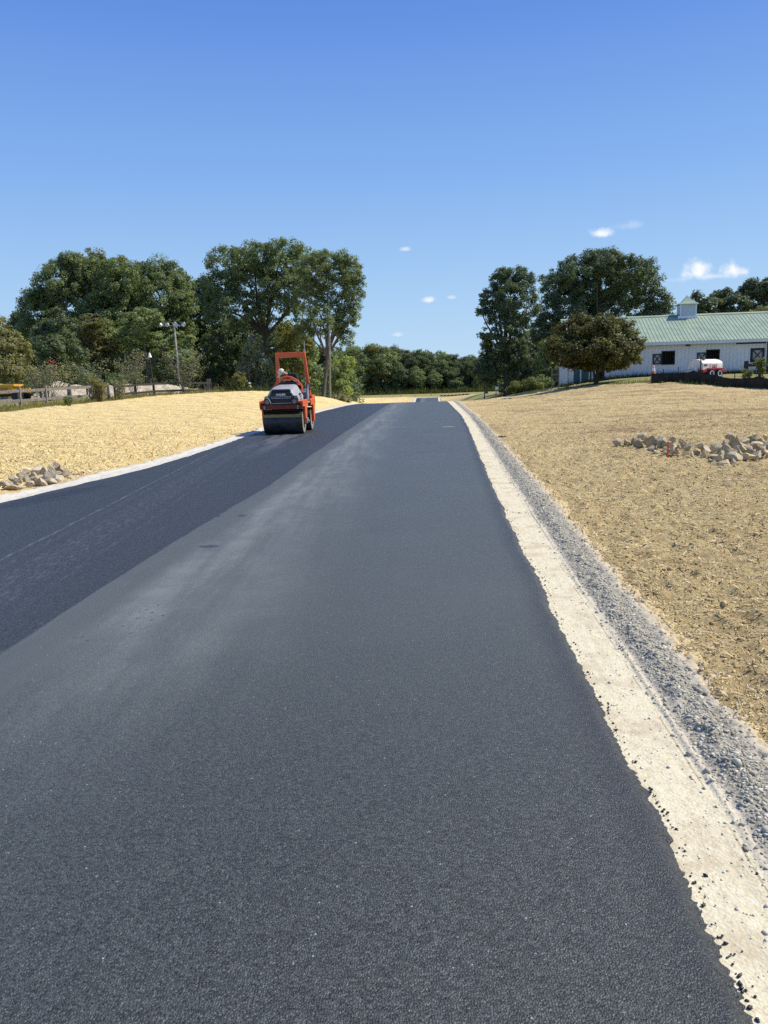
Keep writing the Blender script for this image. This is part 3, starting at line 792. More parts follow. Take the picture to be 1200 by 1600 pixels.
def straw_bits():
    """short stalks and clods lying on the mulch near the camera: real relief for the sun to catch"""
    r = np.random.default_rng(5)
    def lay(name, n, y0, y1, side, ln, wd, m):
        y = y0*np.exp(r.uniform(0, math.log(y1/y0), n))
        if side > 0:
            x = XR(y)+.56 + (r.random(n)**1.05)*(y*.62+1.0)
        else:
            x = XL(y)-.7 - r.random(n)*(y*.62+1.0+XL(y)).clip(.5, 99)
        e = np.maximum(x-XR(y), XL(y)-x)
        z = H(x, y)+(relief(x, y, e)+rib_rows(x, y)*sstep(1.2, 4, e))*sstep(.5, .85, e)
        a = r.uniform(0, math.pi, n); L_ = ln*np.exp(r.normal(0, .5, n))*np.interp(y, [3, 14], [1, 2.0]); W_ = wd*np.exp(r.normal(0, .3, n))*np.interp(y, [3, 14], [1, 2.2])
        tilt = r.normal(0, .35, n); c = np.stack([x, y, z+.006+np.abs(np.sin(tilt))*L_*.4], -1)
        d = np.stack([np.cos(a)*np.cos(tilt), np.sin(a)*np.cos(tilt), np.sin(tilt)], -1)*L_[:, None]/2
        s = np.stack([-np.sin(a), np.cos(a), np.zeros(n)], -1)*W_[:, None]/2; up = np.array([0, 0, 1.])*W_[:, None]*.5
        V = np.stack([c-d-s, c+d-s*.6, c+d+s*.6, c-d+s, c-d*.9+up, c+d*.9+up], 1)
        b = (np.arange(n)*6)[:, None]
        F = np.concatenate([b+np.array([0, 1, 5, 4]), b+np.array([4, 5, 2, 3])])
        tag(mesh_np(name, V.reshape(-1, 3), F, m), kind='stuff')
    def sm(name, lo, hi):
        m, N, L, b = mat(name, .9, .1); g = N.new('ShaderNodeNewGeometry')
        L.new(ramp(N, L, g.outputs['Random Per Island'], [(0, lo), (1, hi)]), b.inputs['Base Color']); return m
    lay('straw_mulch', 34000, 2.8, 22, 1, .020, .006, sm('straw_tan', (.34, .24, .11), (.66, .53, .29)))
    lay('straw_mulch', 12000, 9.5, 30, -1, .03, .009, sm('straw_gold', (.50, .36, .15), (.80, .64, .32)))
    n = 17000
    y = 2.9*np.exp(r.uniform(0, math.log(40/2.9), n)); x = XR(y)+.58+(r.random(n)**1.1)*(y*.62+1); e = x-XR(y)
    z = H(x, y)+(relief(x, y, e)+rib_rows(x, y)*sstep(1.2, 4, e))*sstep(.5, .85, e)
    s = np.exp(r.normal(math.log(.0062), .5, n)).clip(.0025, .024)*np.interp(y, [3, 15, 40], [1, 1.5, 2.2])
    scatter_stones('soil_clods', x, y, z+s*.2, s, stone_mat('clod', (.34, .22, .09), (.70, .53, .26)), jitter=.25)
    n = 6000
    y = 9.8*np.exp(r.uniform(0, math.log(46/9.8), n)); x = XL(y)-.8-r.random(n)*(y*.62+1.0+XL(y)).clip(.5, 99); e = XL(y)-x
    z = H(x, y)+(relief(x, y, e)+rib_rows(x, y)*sstep(1.2, 4, e))*sstep(.5, .85, e)
    s = np.exp(r.normal(math.log(.011), .5, n)).clip(.005, .03)*np.interp(y, [10, 40], [1, 1.8])
    scatter_stones('straw_clumps', x, y, z+s*.1, s, stone_mat('clump', (.45, .31, .13), (.82, .67, .35)), jitter=.25)


straw_bits()

# ------------------------------------------------------------------ trees
BARK = bark_mat('bark_grey', (.16, .135, .11)); BARKD = bark_mat('bark_dark', (.085, .07, .055)); BARKP = bark_mat('bark_pale', (.27, .23, .19))
LEAF = {
    'oak': leaf_mat('leaf_oak', (0.167, 0.215, 0.113), .4),
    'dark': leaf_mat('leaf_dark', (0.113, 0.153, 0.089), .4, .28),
    'mid': leaf_mat('leaf_mid', (0.197, 0.251, 0.130), .38),
    'light': leaf_mat('leaf_light', (0.281, 0.347, 0.169), .35, .4),
    'olive': leaf_mat('leaf_olive', (0.240, 0.240, 0.125), .38, .38),
    'rust': leaf_mat('leaf_rust', (0.166, 0.172, 0.062), .38, .38),
    'pine': leaf_mat('leaf_pine', (0.123, 0.154, 0.094), .35, .2),
    'brownpine': leaf_mat('leaf_brownpine', (0.139, 0.139, 0.061), .4, .25),
    'bronze': leaf_mat('leaf_bronze', (.112, .112, .043), .55, .3, (1.5, 1.28, .7)),
    'cedar': leaf_mat('leaf_cedar', (0.208, 0.239, 0.156), .35, .25),
    'lime': leaf_mat('leaf_lime', (0.177, 0.205, 0.086), .3, .42),
    'grey': leaf_mat('leaf_grey', (0.237, 0.243, 0.167), .35, .3),
}


def leaf_quads(C, NRM, size, r, aspect=.62):
    n = len(C); rnd = r.normal(size=(n, 3))
    t = np.cross(NRM, rnd); t /= np.linalg.norm(t, axis=1)[:, None]+1e-9
    bt = np.cross(NRM, t); bt /= np.linalg.norm(bt, axis=1)[:, None]+1e-9
    s = size[:, None]; t = t*s*.5; bt = bt*s*.5*aspect
    k = r.uniform(.15, .5, (n, 1))
    V = np.stack([C-t, C-bt+t*k*.4, C+t, C+bt-t*k*.4], 1)      # rhombic leaf sprays
    return V.reshape(-1, 3)


def crown_points(lobes, r, clump=.6, cover=1.5, leaf=.22, per=70, shell=.5, flat=.75, under=.45):
    """lobes: (centre, radii) in metres -> leaf centres, normals, sizes, clump centres"""
    Cs, Ns, Ss, KC = [], [], [], []
    for c, rad in lobes:
        c = np.array(c); rad = np.array(rad)
        area = 4*math.pi*((rad[0]*rad[1])**1.6/3+(rad[0]*rad[2])**1.6/3+(rad[1]*rad[2])**1.6/3)**(1/1.6)
        k = max(4, int(area*cover/(math.pi*clump*clump)))
        d = r.normal(size=(k, 3)); d /= np.linalg.norm(d, axis=1)[:, None]
        drop = (d[:, 2] < -.35) & (r.random(k) > under); d = d[~drop]; k = len(d)
        rr = shell + (1.06-shell)*r.random(k)**.6
        kc = c + d*rad*rr[:, None]
        KC.append(kc)
        cr = clump*np.exp(r.normal(0, .25, k))
        m = np.maximum(8, (per*(cr/clump)**2)).astype(int)
        idx = np.repeat(np.arange(k), m); n = len(idx)
        o = r.normal(size=(n, 3)); o /= np.linalg.norm(o, axis=1)[:, None]
        q = r.random(n)**.5
        off = o*q[:, None]*cr[idx][:, None]*np.array([1, 1, flat])
        P = kc[idx]+off
        nn = o*.45 + d[idx]*.35 + np.array([0, 0, .45]) + r.normal(size=(n, 3))*.45
        nn /= np.linalg.norm(nn, axis=1)[:, None]
        Cs.append(P); Ns.append(nn); Ss.append(leaf*np.exp(r.normal(0, .3, n)))
    return np.concatenate(Cs), np.concatenate(Ns), np.concatenate(Ss), np.concatenate(KC)


def limb(mb, a, b, r0, r1, r, n=7, sag=.08, seg=5):
    a = Vector(a); b = Vector(b); L_ = (b-a).length; pts = []; rad = []
    w = Vector((r.normal(), r.normal(), r.normal()*.3))*L_*sag
    for i in range(seg+1):
        t = i/seg; p = a.lerp(b, t); p += w*math.sin(math.pi*t) + Vector((0, 0, 1))*L_*.06*math.sin(math.pi*t)
        pts.append(p); rad.append(r0+(r1-r0)*t**.8)
    mb.tube(pts, rad, n, cap=False)


def make_tree(name, label, cat, base, lobes, leafm, bark=BARK, seed=1, trunk_r=.28, fork=.35, clump=.6, cover=1.5, leaf=.22, per=70, shell=.5, flat=.75, under=.45,
              stems=1, twigs=26, spread=.35, group=None, parts=('trunk', 'crown')):
    """base: world Vector; lobes local (centre, radii)"""
    r = np.random.default_rng(seed)
    root = empty(name, base, 0, label, cat, group)
    P, Nn, S, KC = crown_points(lobes, r, clump, cover, leaf, per, shell, flat, under)
    V = leaf_quads(P, Nn, S, r); F = np.arange(len(V)).reshape(-1, 4)
    mb = MB()
    tops = [Vector(c) for c, _ in lobes]; top = max(t.z for t in tops); cx = sum(t.x for t in tops)/len(tops); cy = sum(t.y for t in tops)/len(tops)
    for s in range(stems):
        a = r.uniform(0, 6.28); off = Vector((math.cos(a), math.sin(a), 0))*(trunk_r*1.2 if stems > 1 else 0)
        f = Vector((cx*.35, cy*.35, top*fork))+off*(2.5 if stems > 1 else 0)
        pts = [off+Vector((0, 0, -.4)), off*1.0+Vector((0, 0, .0)), off*1.1+Vector((f.x*.1, 0, .5)), off*1.4+f*.5, f]
        mb.tube(pts, [trunk_r*1.55, trunk_r*1.3, trunk_r*1.02, trunk_r*.9, trunk_r*.75], 10, cap=False)
        mine = tops if stems == 1 else [t for i, t in enumerate(tops) if i % stems == s]
        for t in mine:
            limb(mb, f, t, trunk_r*.55, trunk_r*.14, r, 7, .08)
            near = KC[np.argsort(np.linalg.norm(KC-np.array(t), axis=1))[:60]]
            for q in near[r.choice(len(near), min(len(near), max(2, twigs//max(1, len(tops)))), replace=False)]:
                limb(mb, f.lerp(t, r.uniform(.6, 1.)), q, trunk_r*.14, trunk_r*.03, r, 5, .1, 3)
    mb.build(parts[0], bark, root, smooth=True)
    mesh_np(parts[1], V, F, leafm, root)
    return root


def tree_px(name, label, cat, bx, by, D, lobes, leafm, seed=1, depth=.9, group=None, **kw):
    b = at(bx, by, D); b.z = Hs(b.x, D); r = np.random.default_rng(seed+500); s = D/FPX; out = []
    for (x, y, rx, ry) in lobes:
        dy = r.uniform(-1, 1)*rx*s*.8
        p = at(x, y, D+dy)
        out.append(((p.x-b.x, p.y-b.y, p.z-b.z), (rx*s, rx*s*depth, ry*s)))
    return make_tree(name, label, cat, b, out, leafm, seed=seed, group=group, **kw)


GL = 'trees behind the fence on the left'
tree_px('oak_tree', 'tall dark green oak with broad crown rising behind the dirt heap', 'tree', 118, 602, 92,
        [(128, 425, 34, 26), (92, 440, 36, 30), (185, 440, 32, 34), (118, 478, 55, 42), (66, 488, 32, 32), (172, 488, 45, 45), (140, 540, 65, 42), (90, 545, 40, 40), (52, 470, 20, 17), (45, 520, 20, 25), (110, 408, 18, 14)],
        LEAF['oak'], 11, clump=.54, per=81, leaf=.19)
tree_px('broadleaf_tree', 'tree with yellowing top leaves poking above the big dark oak', 'tree', 160, 602, 97,
        [(143, 410, 20, 18), (180, 415, 16, 18), (160, 448, 40, 34), (160, 500, 40, 40)], LEAF['rust'], 12, clump=.55, per=55, leaf=.24)
tree_px('oak_tree', 'round topped green oak standing behind the four headed lamp pole', 'tree', 248, 602, 97,
        [(235, 430, 30, 22), (272, 432, 20, 20), (212, 448, 28, 32), (288, 455, 14, 20), (252, 475, 50, 45), (225, 512, 45, 42), (283, 495, 22, 45), (250, 550, 50, 40)], LEAF['oak'], 13, clump=.54, per=81, leaf=.19)
tree_px('maple_tree', 'lighter green layered maple in front of the oaks beside the lamp pole', 'tree', 228, 604, 84,
        [(205, 530, 34, 20), (252, 540, 38, 18), (225, 502, 30, 20), (278, 560, 26, 12), (195, 568, 30, 16), (245, 578, 38, 16), (285, 530, 18, 10)], LEAF['mid'], 14, clump=.5, per=55, leaf=.22, flat=.5)
tree_px('pine_tree', 'small brownish green pine in front of the tall dark oak', 'tree', 147, 602, 83,
        [(145, 500, 10, 8), (150, 513, 18, 8), (143, 527, 24, 9), (152, 542, 27, 9), (146, 558, 28, 9), (152, 574, 28, 9)], LEAF['brownpine'], 15, clump=.42, per=60, leaf=.2, flat=.55, trunk_r=.16, fork=.8)
tree_px('holly_tree', 'very dark conical evergreen above the pink flowering shrub', 'tree', 86, 604, 79,
        [(88, 500, 14, 18), (82, 528, 28, 24), (95, 555, 38, 25), (72, 572, 32, 24), (112, 585, 22, 16)], LEAF['dark'], 16, clump=.5, per=70, leaf=.2, trunk_r=.2)
tree_px('broadleaf_tree', 'olive green tree cut by the left edge above the yellow dumper', 'tree', 6, 612, 70,
        [(-8, 515, 24, 22), (20, 545, 26, 22), (3, 573, 34, 24), (-20, 555, 30, 30), (36, 584, 18, 18), (14, 528, 12, 12)], LEAF['olive'], 17, clump=.42, per=55, leaf=.2, cover=1.3, bark=BARKP)
tree_px('pine_tree', 'small dark pine top showing between olive tree and big oak', 'tree', 30, 604, 98,
        [(30, 494, 14, 8), (36, 507, 20, 10), (22, 520, 20, 14), (35, 540, 22, 20)], LEAF['pine'], 18, clump=.5, per=60, leaf=.22, fork=.8, trunk_r=.2)
tree_px('oak_tree', 'shadowy dark tree in the dip between the two tall groups', 'tree', 318, 604, 103,
        [(318, 452, 24, 18), (308, 485, 30, 38), (332, 520, 30, 40), (303, 545, 28, 35), (325, 578, 36, 24)], LEAF['dark'], 19, clump=.65, per=60, leaf=.26)
tree_px('oak_tree', 'tallest spreading oak behind the road roller with forked limbs', 'tree', 424, 613, 91,
        [(400, 400, 38, 20), (358, 412, 32, 24), (442, 394, 32, 18), (342, 447, 26, 22), (385, 440, 48, 32), (432, 436, 44, 34), (472, 402, 24, 18), (366, 488, 44, 32), (428, 482, 42, 26), (334, 480, 20, 28), (460, 450, 30, 30)],
        LEAF['oak'], 20, clump=.54, per=70, leaf=.19, bark=BARKD, trunk_r=.38, fork=.42, cover=1.35)
tree_px('elm_tree', 'airy grey trunked tree with fanning stems beside the utility pole', 'tree', 505, 622, 78,
        [(515, 405, 34, 15), (490, 418, 26, 22), (541, 425, 22, 26), (557, 458, 13, 20), (520, 445, 38, 30), (486, 465, 26, 30), (547, 500, 16, 16), (503, 500, 28, 26), (562, 440, 8, 10), (553, 480, 12, 12), (530, 475, 20, 20), (541, 526, 13, 13), (478, 520, 18, 16), (522, 510, 18, 14)],
        LEAF['oak'], 21, clump=.40, per=60, leaf=.155, cover=1.2, shell=.4, stems=1, trunk_r=.20, fork=.30, twigs=70, bark=BARK)
tree_px('broadleaf_tree', 'yellowish small tree under the tall oak just behind the roller frame', 'tree', 457, 610, 84,
        [(455, 517, 22, 12), (462, 540, 26, 16), (446, 565, 24, 14), (468, 575, 18, 14)], LEAF['rust'], 22, clump=.45, per=50, leaf=.2, trunk_r=.14)
tree_px('cedar_tree', 'pale green drooping cedar left of the road roller', 'tree', 400, 612, 77,
        [(397, 535, 9, 9), (396, 553, 17, 12), (407, 573, 22, 13), (388, 582, 18, 14), (415, 592, 18, 10)], LEAF['cedar'], 23, clump=.38, per=60, leaf=.17, flat=1.1, trunk_r=.14, fork=.8)
tree_px('broadleaf_tree', 'shaded low tree behind the squatting worker under the tall oak', 'tree', 362, 607, 97,
        [(350, 545, 36, 30), (388, 525, 36, 30), (432, 548, 30, 35), (412, 588, 42, 22), (352, 588, 34, 22)], LEAF['dark'], 24, clump=.54, per=74, leaf=.19)
tree_px('broadleaf_tree', 'dim undergrowth tree seen through the roller roll bar', 'tree', 470, 612, 93,
        [(470, 560, 26, 28), (482, 592, 22, 22), (450, 592, 24, 20)], LEAF['mid'], 25, clump=.5, per=55, leaf=.23, trunk_r=.14)
tree_px('sapling', 'bright green sapling between grey trunk and utility pole', 'sapling', 527, 624, 82,
        [(524, 575, 12, 12), (531, 595, 15, 11), (538, 608, 11, 8), (523, 607, 12, 9), (542, 570, 10, 14)], LEAF['light'], 26, clump=.36, per=50, leaf=.18, trunk_r=.07)
tree_px('bush', 'low grey green bush at the foot of the utility pole', 'bush', 533, 628, 73,
        [(528, 621, 9, 5), (540, 624, 9, 4)], LEAF['grey'], 27, clump=.22, per=60, leaf=.11, trunk_r=.03, parts=('stem', 'foliage'))
# darker trees one row further back
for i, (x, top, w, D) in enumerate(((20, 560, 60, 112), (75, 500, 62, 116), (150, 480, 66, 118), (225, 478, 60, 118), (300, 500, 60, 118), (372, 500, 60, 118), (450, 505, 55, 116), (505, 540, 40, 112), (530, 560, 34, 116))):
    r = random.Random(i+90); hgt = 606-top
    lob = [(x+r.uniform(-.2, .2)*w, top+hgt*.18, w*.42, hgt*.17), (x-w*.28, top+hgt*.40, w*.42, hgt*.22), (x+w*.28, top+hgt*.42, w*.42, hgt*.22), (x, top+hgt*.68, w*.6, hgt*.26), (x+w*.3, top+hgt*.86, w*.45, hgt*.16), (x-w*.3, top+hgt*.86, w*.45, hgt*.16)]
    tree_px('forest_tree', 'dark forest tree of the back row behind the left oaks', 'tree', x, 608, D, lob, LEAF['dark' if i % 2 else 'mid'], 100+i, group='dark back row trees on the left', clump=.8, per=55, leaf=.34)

# right hand group
tree_px('poplar_tree', 'tall narrow tree with a side limb reaching left at the road end', 'tree', 792, 617, 90,
        [(803, 430, 17, 12), (782, 442, 17, 14), (818, 440, 16, 18), (768, 470, 18, 22), (806, 474, 34, 32), (788, 525, 38, 38), (774, 572, 32, 28), (815, 565, 32, 36), (753, 489, 10, 8), (760, 548, 10, 18), (760, 585, 14, 16), (786, 425, 6, 8)],
        LEAF['dark'], 31, clump=.42, per=78, leaf=.165, bark=BARKD, trunk_r=.3, cover=1.5)
tree_px('oak_tree', 'huge dark round oak rising behind the barn and bronze tree', 'tree', 935, 598, 97,
        [(940, 410, 36, 18), (902, 428, 38, 26), (985, 428, 36, 26), (870, 452, 30, 28), (940, 448, 55, 38), (1010, 452, 26, 26), (1038, 475, 14, 14), (888, 490, 45, 38), (962, 488, 55, 34), (858, 530, 30, 40), (900, 560, 35, 28), (1030, 490, 22, 14)],
        LEAF['dark'], 32, clump=.54, per=81, leaf=.19, bark=BARKD, trunk_r=.4)
tree_px('crape_myrtle', 'umbrella shaped bronze green tree in front of the white barn', 'tree', 931, 597, 56,
        [(925, 512, 36, 18), (893, 520, 28, 18), (962, 520, 32, 19), (873, 541, 22, 14), (984, 540, 20, 16), (918, 545, 42, 20), (955, 548, 38, 17), (885, 556, 26, 10), (978, 558, 20, 8), (903, 500, 14, 10), (945, 502, 16, 10), (900, 566, 26, 9), (950, 568, 30, 9), (925, 566, 24, 9)],
        LEAF['bronze'], 33, clump=.33, per=78, leaf=.14, bark=BARKD, trunk_r=.085, stems=4, fork=.42, cover=1.5, under=.9)
tree_px('pine_tree', 'dark pointed pine right behind the barn cupola', 'tree', 1092, 560, 122,
        [(1087, 466, 7, 8), (1082, 480, 12, 9), (1101, 478, 9, 10), (1092, 494, 22, 10), (1090, 510, 26, 14)], LEAF['pine'], 34, clump=.55, per=60, leaf=.28, fork=.8)
tree_px('pine_tree', 'round headed dark pine between the cupola and the tallest right pine', 'tree', 1132, 560, 124,
        [(1130, 466, 20, 12), (1117, 482, 24, 14), (1150, 478, 20, 18), (1135, 502, 34, 16)], LEAF['pine'], 35, clump=.6, per=60, leaf=.3)
tree_px('pine_tree', 'tallest dark pine behind the barn roof at the right edge', 'tree', 1186, 560, 126,
        [(1182, 447, 17, 9), (1164, 455, 9, 10), (1203, 450, 22, 14), (1186, 470, 34, 18), (1200, 495, 34, 20)], LEAF['pine'], 36, clump=.6, per=60, leaf=.3)
tree_px('broadleaf_tree', 'bright yellow green tree top low over the barn roof right edge', 'tree', 1196, 570, 104,
        [(1196, 488, 20, 9), (1180, 494, 16, 7), (1215, 495, 20, 14)], LEAF['olive'], 37, clump=.45, per=60, leaf=.22)
tree_px('broadleaf_tree', 'light leaved small tree in the shade left of the barn', 'tree', 850, 603, 84,
        [(846, 570, 14, 18), (866, 575, 14, 16), (838, 592, 12, 9), (880, 585, 14, 12), (855, 550, 16, 16)], LEAF['mid'], 38, clump=.4, per=50, leaf=.2, trunk_r=.1)
tree_px('bush', 'left one of two bright green bushes below the tall trees', 'bush', 812, 610, 78, [(808, 602, 9, 6), (817, 605, 9, 5), (800, 609, 8, 4)], LEAF['lime'], 39, clump=.28, per=60, leaf=.13, trunk_r=.04, parts=('stem', 'foliage'))
tree_px('bush', 'right one of two bright green bushes below the tall trees', 'bush', 832, 606, 78, [(828, 599, 10, 7), (838, 602, 9, 5)], LEAF['lime'], 40, clump=.28, per=60, leaf=.13, trunk_r=.04, parts=('stem', 'foliage'))
tree_px('bush', 'dark bush right of the two bright green bushes', 'bush', 848, 602, 80, [(843, 595, 9, 7), (853, 597, 10, 6)], LEAF['mid'], 45, clump=.28, per=60, leaf=.13, trunk_r=.04, parts=('stem', 'foliage'))
tree_px('sapling', 'thin sapling in the open grass left of the tall narrow tree', 'sapling', 757, 617, 104, [(757, 598, 10, 7), (752, 590, 7, 6), (763, 592, 7, 7)], LEAF['mid'], 41, clump=.4, per=45, leaf=.22, trunk_r=.07, fork=.7)
for i, (x, top, w, D) in enumerate(((760, 560, 34, 150), (848, 500, 60, 118), (885, 520, 50, 116), (835, 560, 40, 108), (1040, 500, 50, 120), (985, 500, 50, 118))):
    r = random.Random(i+190); hgt = 604-top
    lob = [(x+r.uniform(-.2, .2)*w, top+hgt*.18, w*.42, hgt*.17), (x-w*.28, top+hgt*.40, w*.42, hgt*.22), (x+w*.28, top+hgt*.42, w*.42, hgt*.22), (x, top+hgt*.68, w*.6, hgt*.26), (x, top+hgt*.9, w*.6, hgt*.14)]
    tree_px('forest_tree', 'dark forest tree of the back row behind the right trees', 'tree', x, 606, D, lob, LEAF['dark'], 130+i, group='dark back row trees on the right', clump=.8, per=55, leaf=.34)


def far_trees():
    protos = []
    for k, (lm, tall) in enumerate((('oak', 1.0), ('mid', .95), ('rust', .9), ('pine', 1.08), ('dark', 1.0))):
        r = random.Random(60+k); lob = []
        if lm == 'pine':
            for i in range(7): z = 6.5+i*1.55; w = 3.1*(1-.07*abs(i-3)); lob.append(((r.uniform(-.8, .8), r.uniform(-.8, .8), z), (w, w, 1.2)))
        else:
            for i in range(9):
                z = r.uniform(4, 14); w = 2.6+1.4*math.sin(math.pi*(z-2)/14); a = r.uniform(0, 6.28)
                lob.append(((math.cos(a)*2.0, math.sin(a)*2.0, z), (w, w, 2.1)))
            lob.append(((r.uniform(-1, 1), 0, 15.0), (2.2, 2.2, 1.7)))
            for i in range(4):
                a = i*1.57+r.random(); lob.append(((math.cos(a)*2.3, math.sin(a)*2.3, 2.0), (2.4, 2.4, 1.8)))
        lab = {'oak': 'green broadleaf tree in the distant tree line across the field', 'mid': 'mid green broadleaf tree in the distant tree line across the field', 'rust': 'yellowish broadleaf tree in the distant tree line across the field',
               'pine': 'dark layered pine in the distant tree line across the field', 'dark': 'deep green broadleaf tree in the distant tree line across the field'}[lm]
        p = make_tree('pine_tree' if lm == 'pine' else 'broadleaf_tree', lab, 'tree', Vector((0, 0, 0)), lob, LEAF[lm], seed=70+k, clump=.85, per=55, leaf=.36, cover=1.35, trunk_r=.26, fork=.5, twigs=10,
                      group='distant tree line across the field', bark=BARK)
        protos.append(p)
    tops = [(480, 552), (525, 546), (545, 543), (570, 548), (590, 540), (610, 541), (625, 543), (645, 551), (660, 546), (680, 552), (700, 555), (715, 552), (735, 558), (760, 557), (800, 552), (860, 550)]
    r = random.Random(8); used = set(); x = 488; row = 0
    spots = []
    while x < 800: spots.append((x, r.uniform(252, 258), r.uniform(-4, 5))); x += r.uniform(12, 18)
    x = 484
    while x < 800: spots.append((x, r.uniform(268, 276), r.uniform(-5, 3))); x += r.uniform(14, 20)
    x = 490
    while x < 800: spots.append((x, r.uniform(249, 251), 24+r.uniform(-8, 9))); x += r.uniform(26, 40)
    for i, (x, D, dy) in enumerate(spots):
        k = r.choice([0, 0, 1, 2, 3, 3, 4]); ty = np.interp(x, [t[0] for t in tops], [t[1] for t in tops])+dy
        b = at(x, 614, D); b.z = Hs(b.x, D); h = at(x, ty, D).z-b.z
        src = protos[k]; o = src if k not in used else copy_tree(src)
        used.add(k)
        s = h/16.6*(.93 if k == 3 else 1); o.location = b; o.rotation_euler = (0, 0, r.uniform(0, 6.28)); o.scale = (s*r.uniform(.95, 1.2), s*r.uniform(.95, 1.2), s)


far_trees()


# ------------------------------------------------------------------ shrubs and grass
def make_shrub(label, bx, by, D, w_px, h_px, leafm, seed, stems=9, leaf=.13, per=26, name='shrub', flower=None, bare=.25, bark=BARK, cat='shrub', low=.3):
    r = np.random.default_rng(seed); b = at(bx, by, D); b.z = Hs(b.x, D); s = D/FPX; w = w_px*s; h = h_px*s
    root = empty(name, b, 0, label, cat, None); mb = MB(); tips = []
    for i in range(stems):
        a = 2*math.pi*i/stems + r.normal()*.3; rr = w*.5*r.uniform(.45, 1); tp = Vector((math.cos(a)*rr, math.sin(a)*rr, h*r.uniform(.7, 1.02)))
        limb(mb, (math.cos(a)*.06, math.sin(a)*.06, -.1), tp, .028, .008, r, 5, .06)
        for k in range(7):
            t = r.uniform(low, 1); p = Vector((0, 0, 0)).lerp(tp, t)+Vector((0, 0, h*.06*math.sin(math.pi*t)))
            q = p+Vector((r.normal()*w*.13, r.normal()*w*.13, abs(r.normal())*h*.12)); limb(mb, p, q, .010, .003, r, 4, .05, 2); tips.append(q)
    mb.build('stem', bark, root, smooth=True)
    T = np.array([t[:] for t in tips]); T = T[r.random(len(T)) > bare]
    n = per*len(T); idx = np.repeat(np.arange(len(T)), per); o = r.normal(size=(n, 3))*np.array([1, 1, .8])*w*.075
    nn = r.normal(size=(n, 3))*.6+np.array([0, 0, .5]); nn /= np.linalg.norm(nn, axis=1)[:, None]
    V = leaf_quads(T[idx]+o, nn, leaf*np.exp(r.normal(0, .3, n)), r, .5); mesh_np('foliage', V, np.arange(len(V)).reshape(-1, 4), leafm, root)
    if flower:
        fm = leaf_mat('flower_pink', (.42, .07, .09), .3, .3, (1.2, 1.2, 1.2))
        for (fx, fy, n_) in flower:
            c = at(fx, fy, D)-b; P = np.array(c[:])+r.normal(size=(n_, 3))*np.array([.14, .14, .2]); nn = r.normal(size=(n_, 3)); nn /= np.linalg.norm(nn, axis=1)[:, None]
            V = leaf_quads(P, nn, np.full(n_, .11), r, .8); mesh_np('blossom', V, np.arange(len(V)).reshape(-1, 4), fm, root)
    return root


make_shrub('wide shrub with a few crimson blossoms behind the grey fence', 75, 611, 60, 76, 52, LEAF['grey'], 201, 16, per=34, flower=((82, 567, 22), (77, 569, 14)))
make_shrub('twiggy tall shrub behind the grey fence beside the dirt heap peak', 143, 612, 63, 52, 48, LEAF['cedar'], 202, 12, per=26)
make_shrub('leafy dark shrub growing through the gap in the grey fence', 156, 629, 56, 26, 34, LEAF['olive'], 203, 12, leaf=.12, per=46, bare=.05, low=.05)
make_shrub('thin leafed shrub just behind the fence corner post gap', 188, 624, 58, 22, 30, LEAF['grey'], 204, 8, leaf=.11, per=20, bare=.3, low=.15)
make_shrub('open branching shrub left of the bell shaped lamp', 210, 619, 63, 52, 62, LEAF['grey'], 205, 10, per=22, bare=.3)
make_shrub('bare branched shrub with purple brown tips at the end of the dark fence', 290, 616, 67, 62, 64, LEAF['cedar'], 206, 15, per=20, bare=.35)
make_shrub('small round broom like bush beside the grey post', 374, 613, 74, 19, 24, LEAF['olive'], 207, 22, leaf=.13, per=40, bare=0, low=.45, name='bush', cat='bush')
make_shrub('tuft of dark weeds at the foot of the grey fence', 107, 632, 52, 13, 12, LEAF['mid'], 208, 12, leaf=.10, per=24, bare=0, low=.1, name='weed', cat='weed')


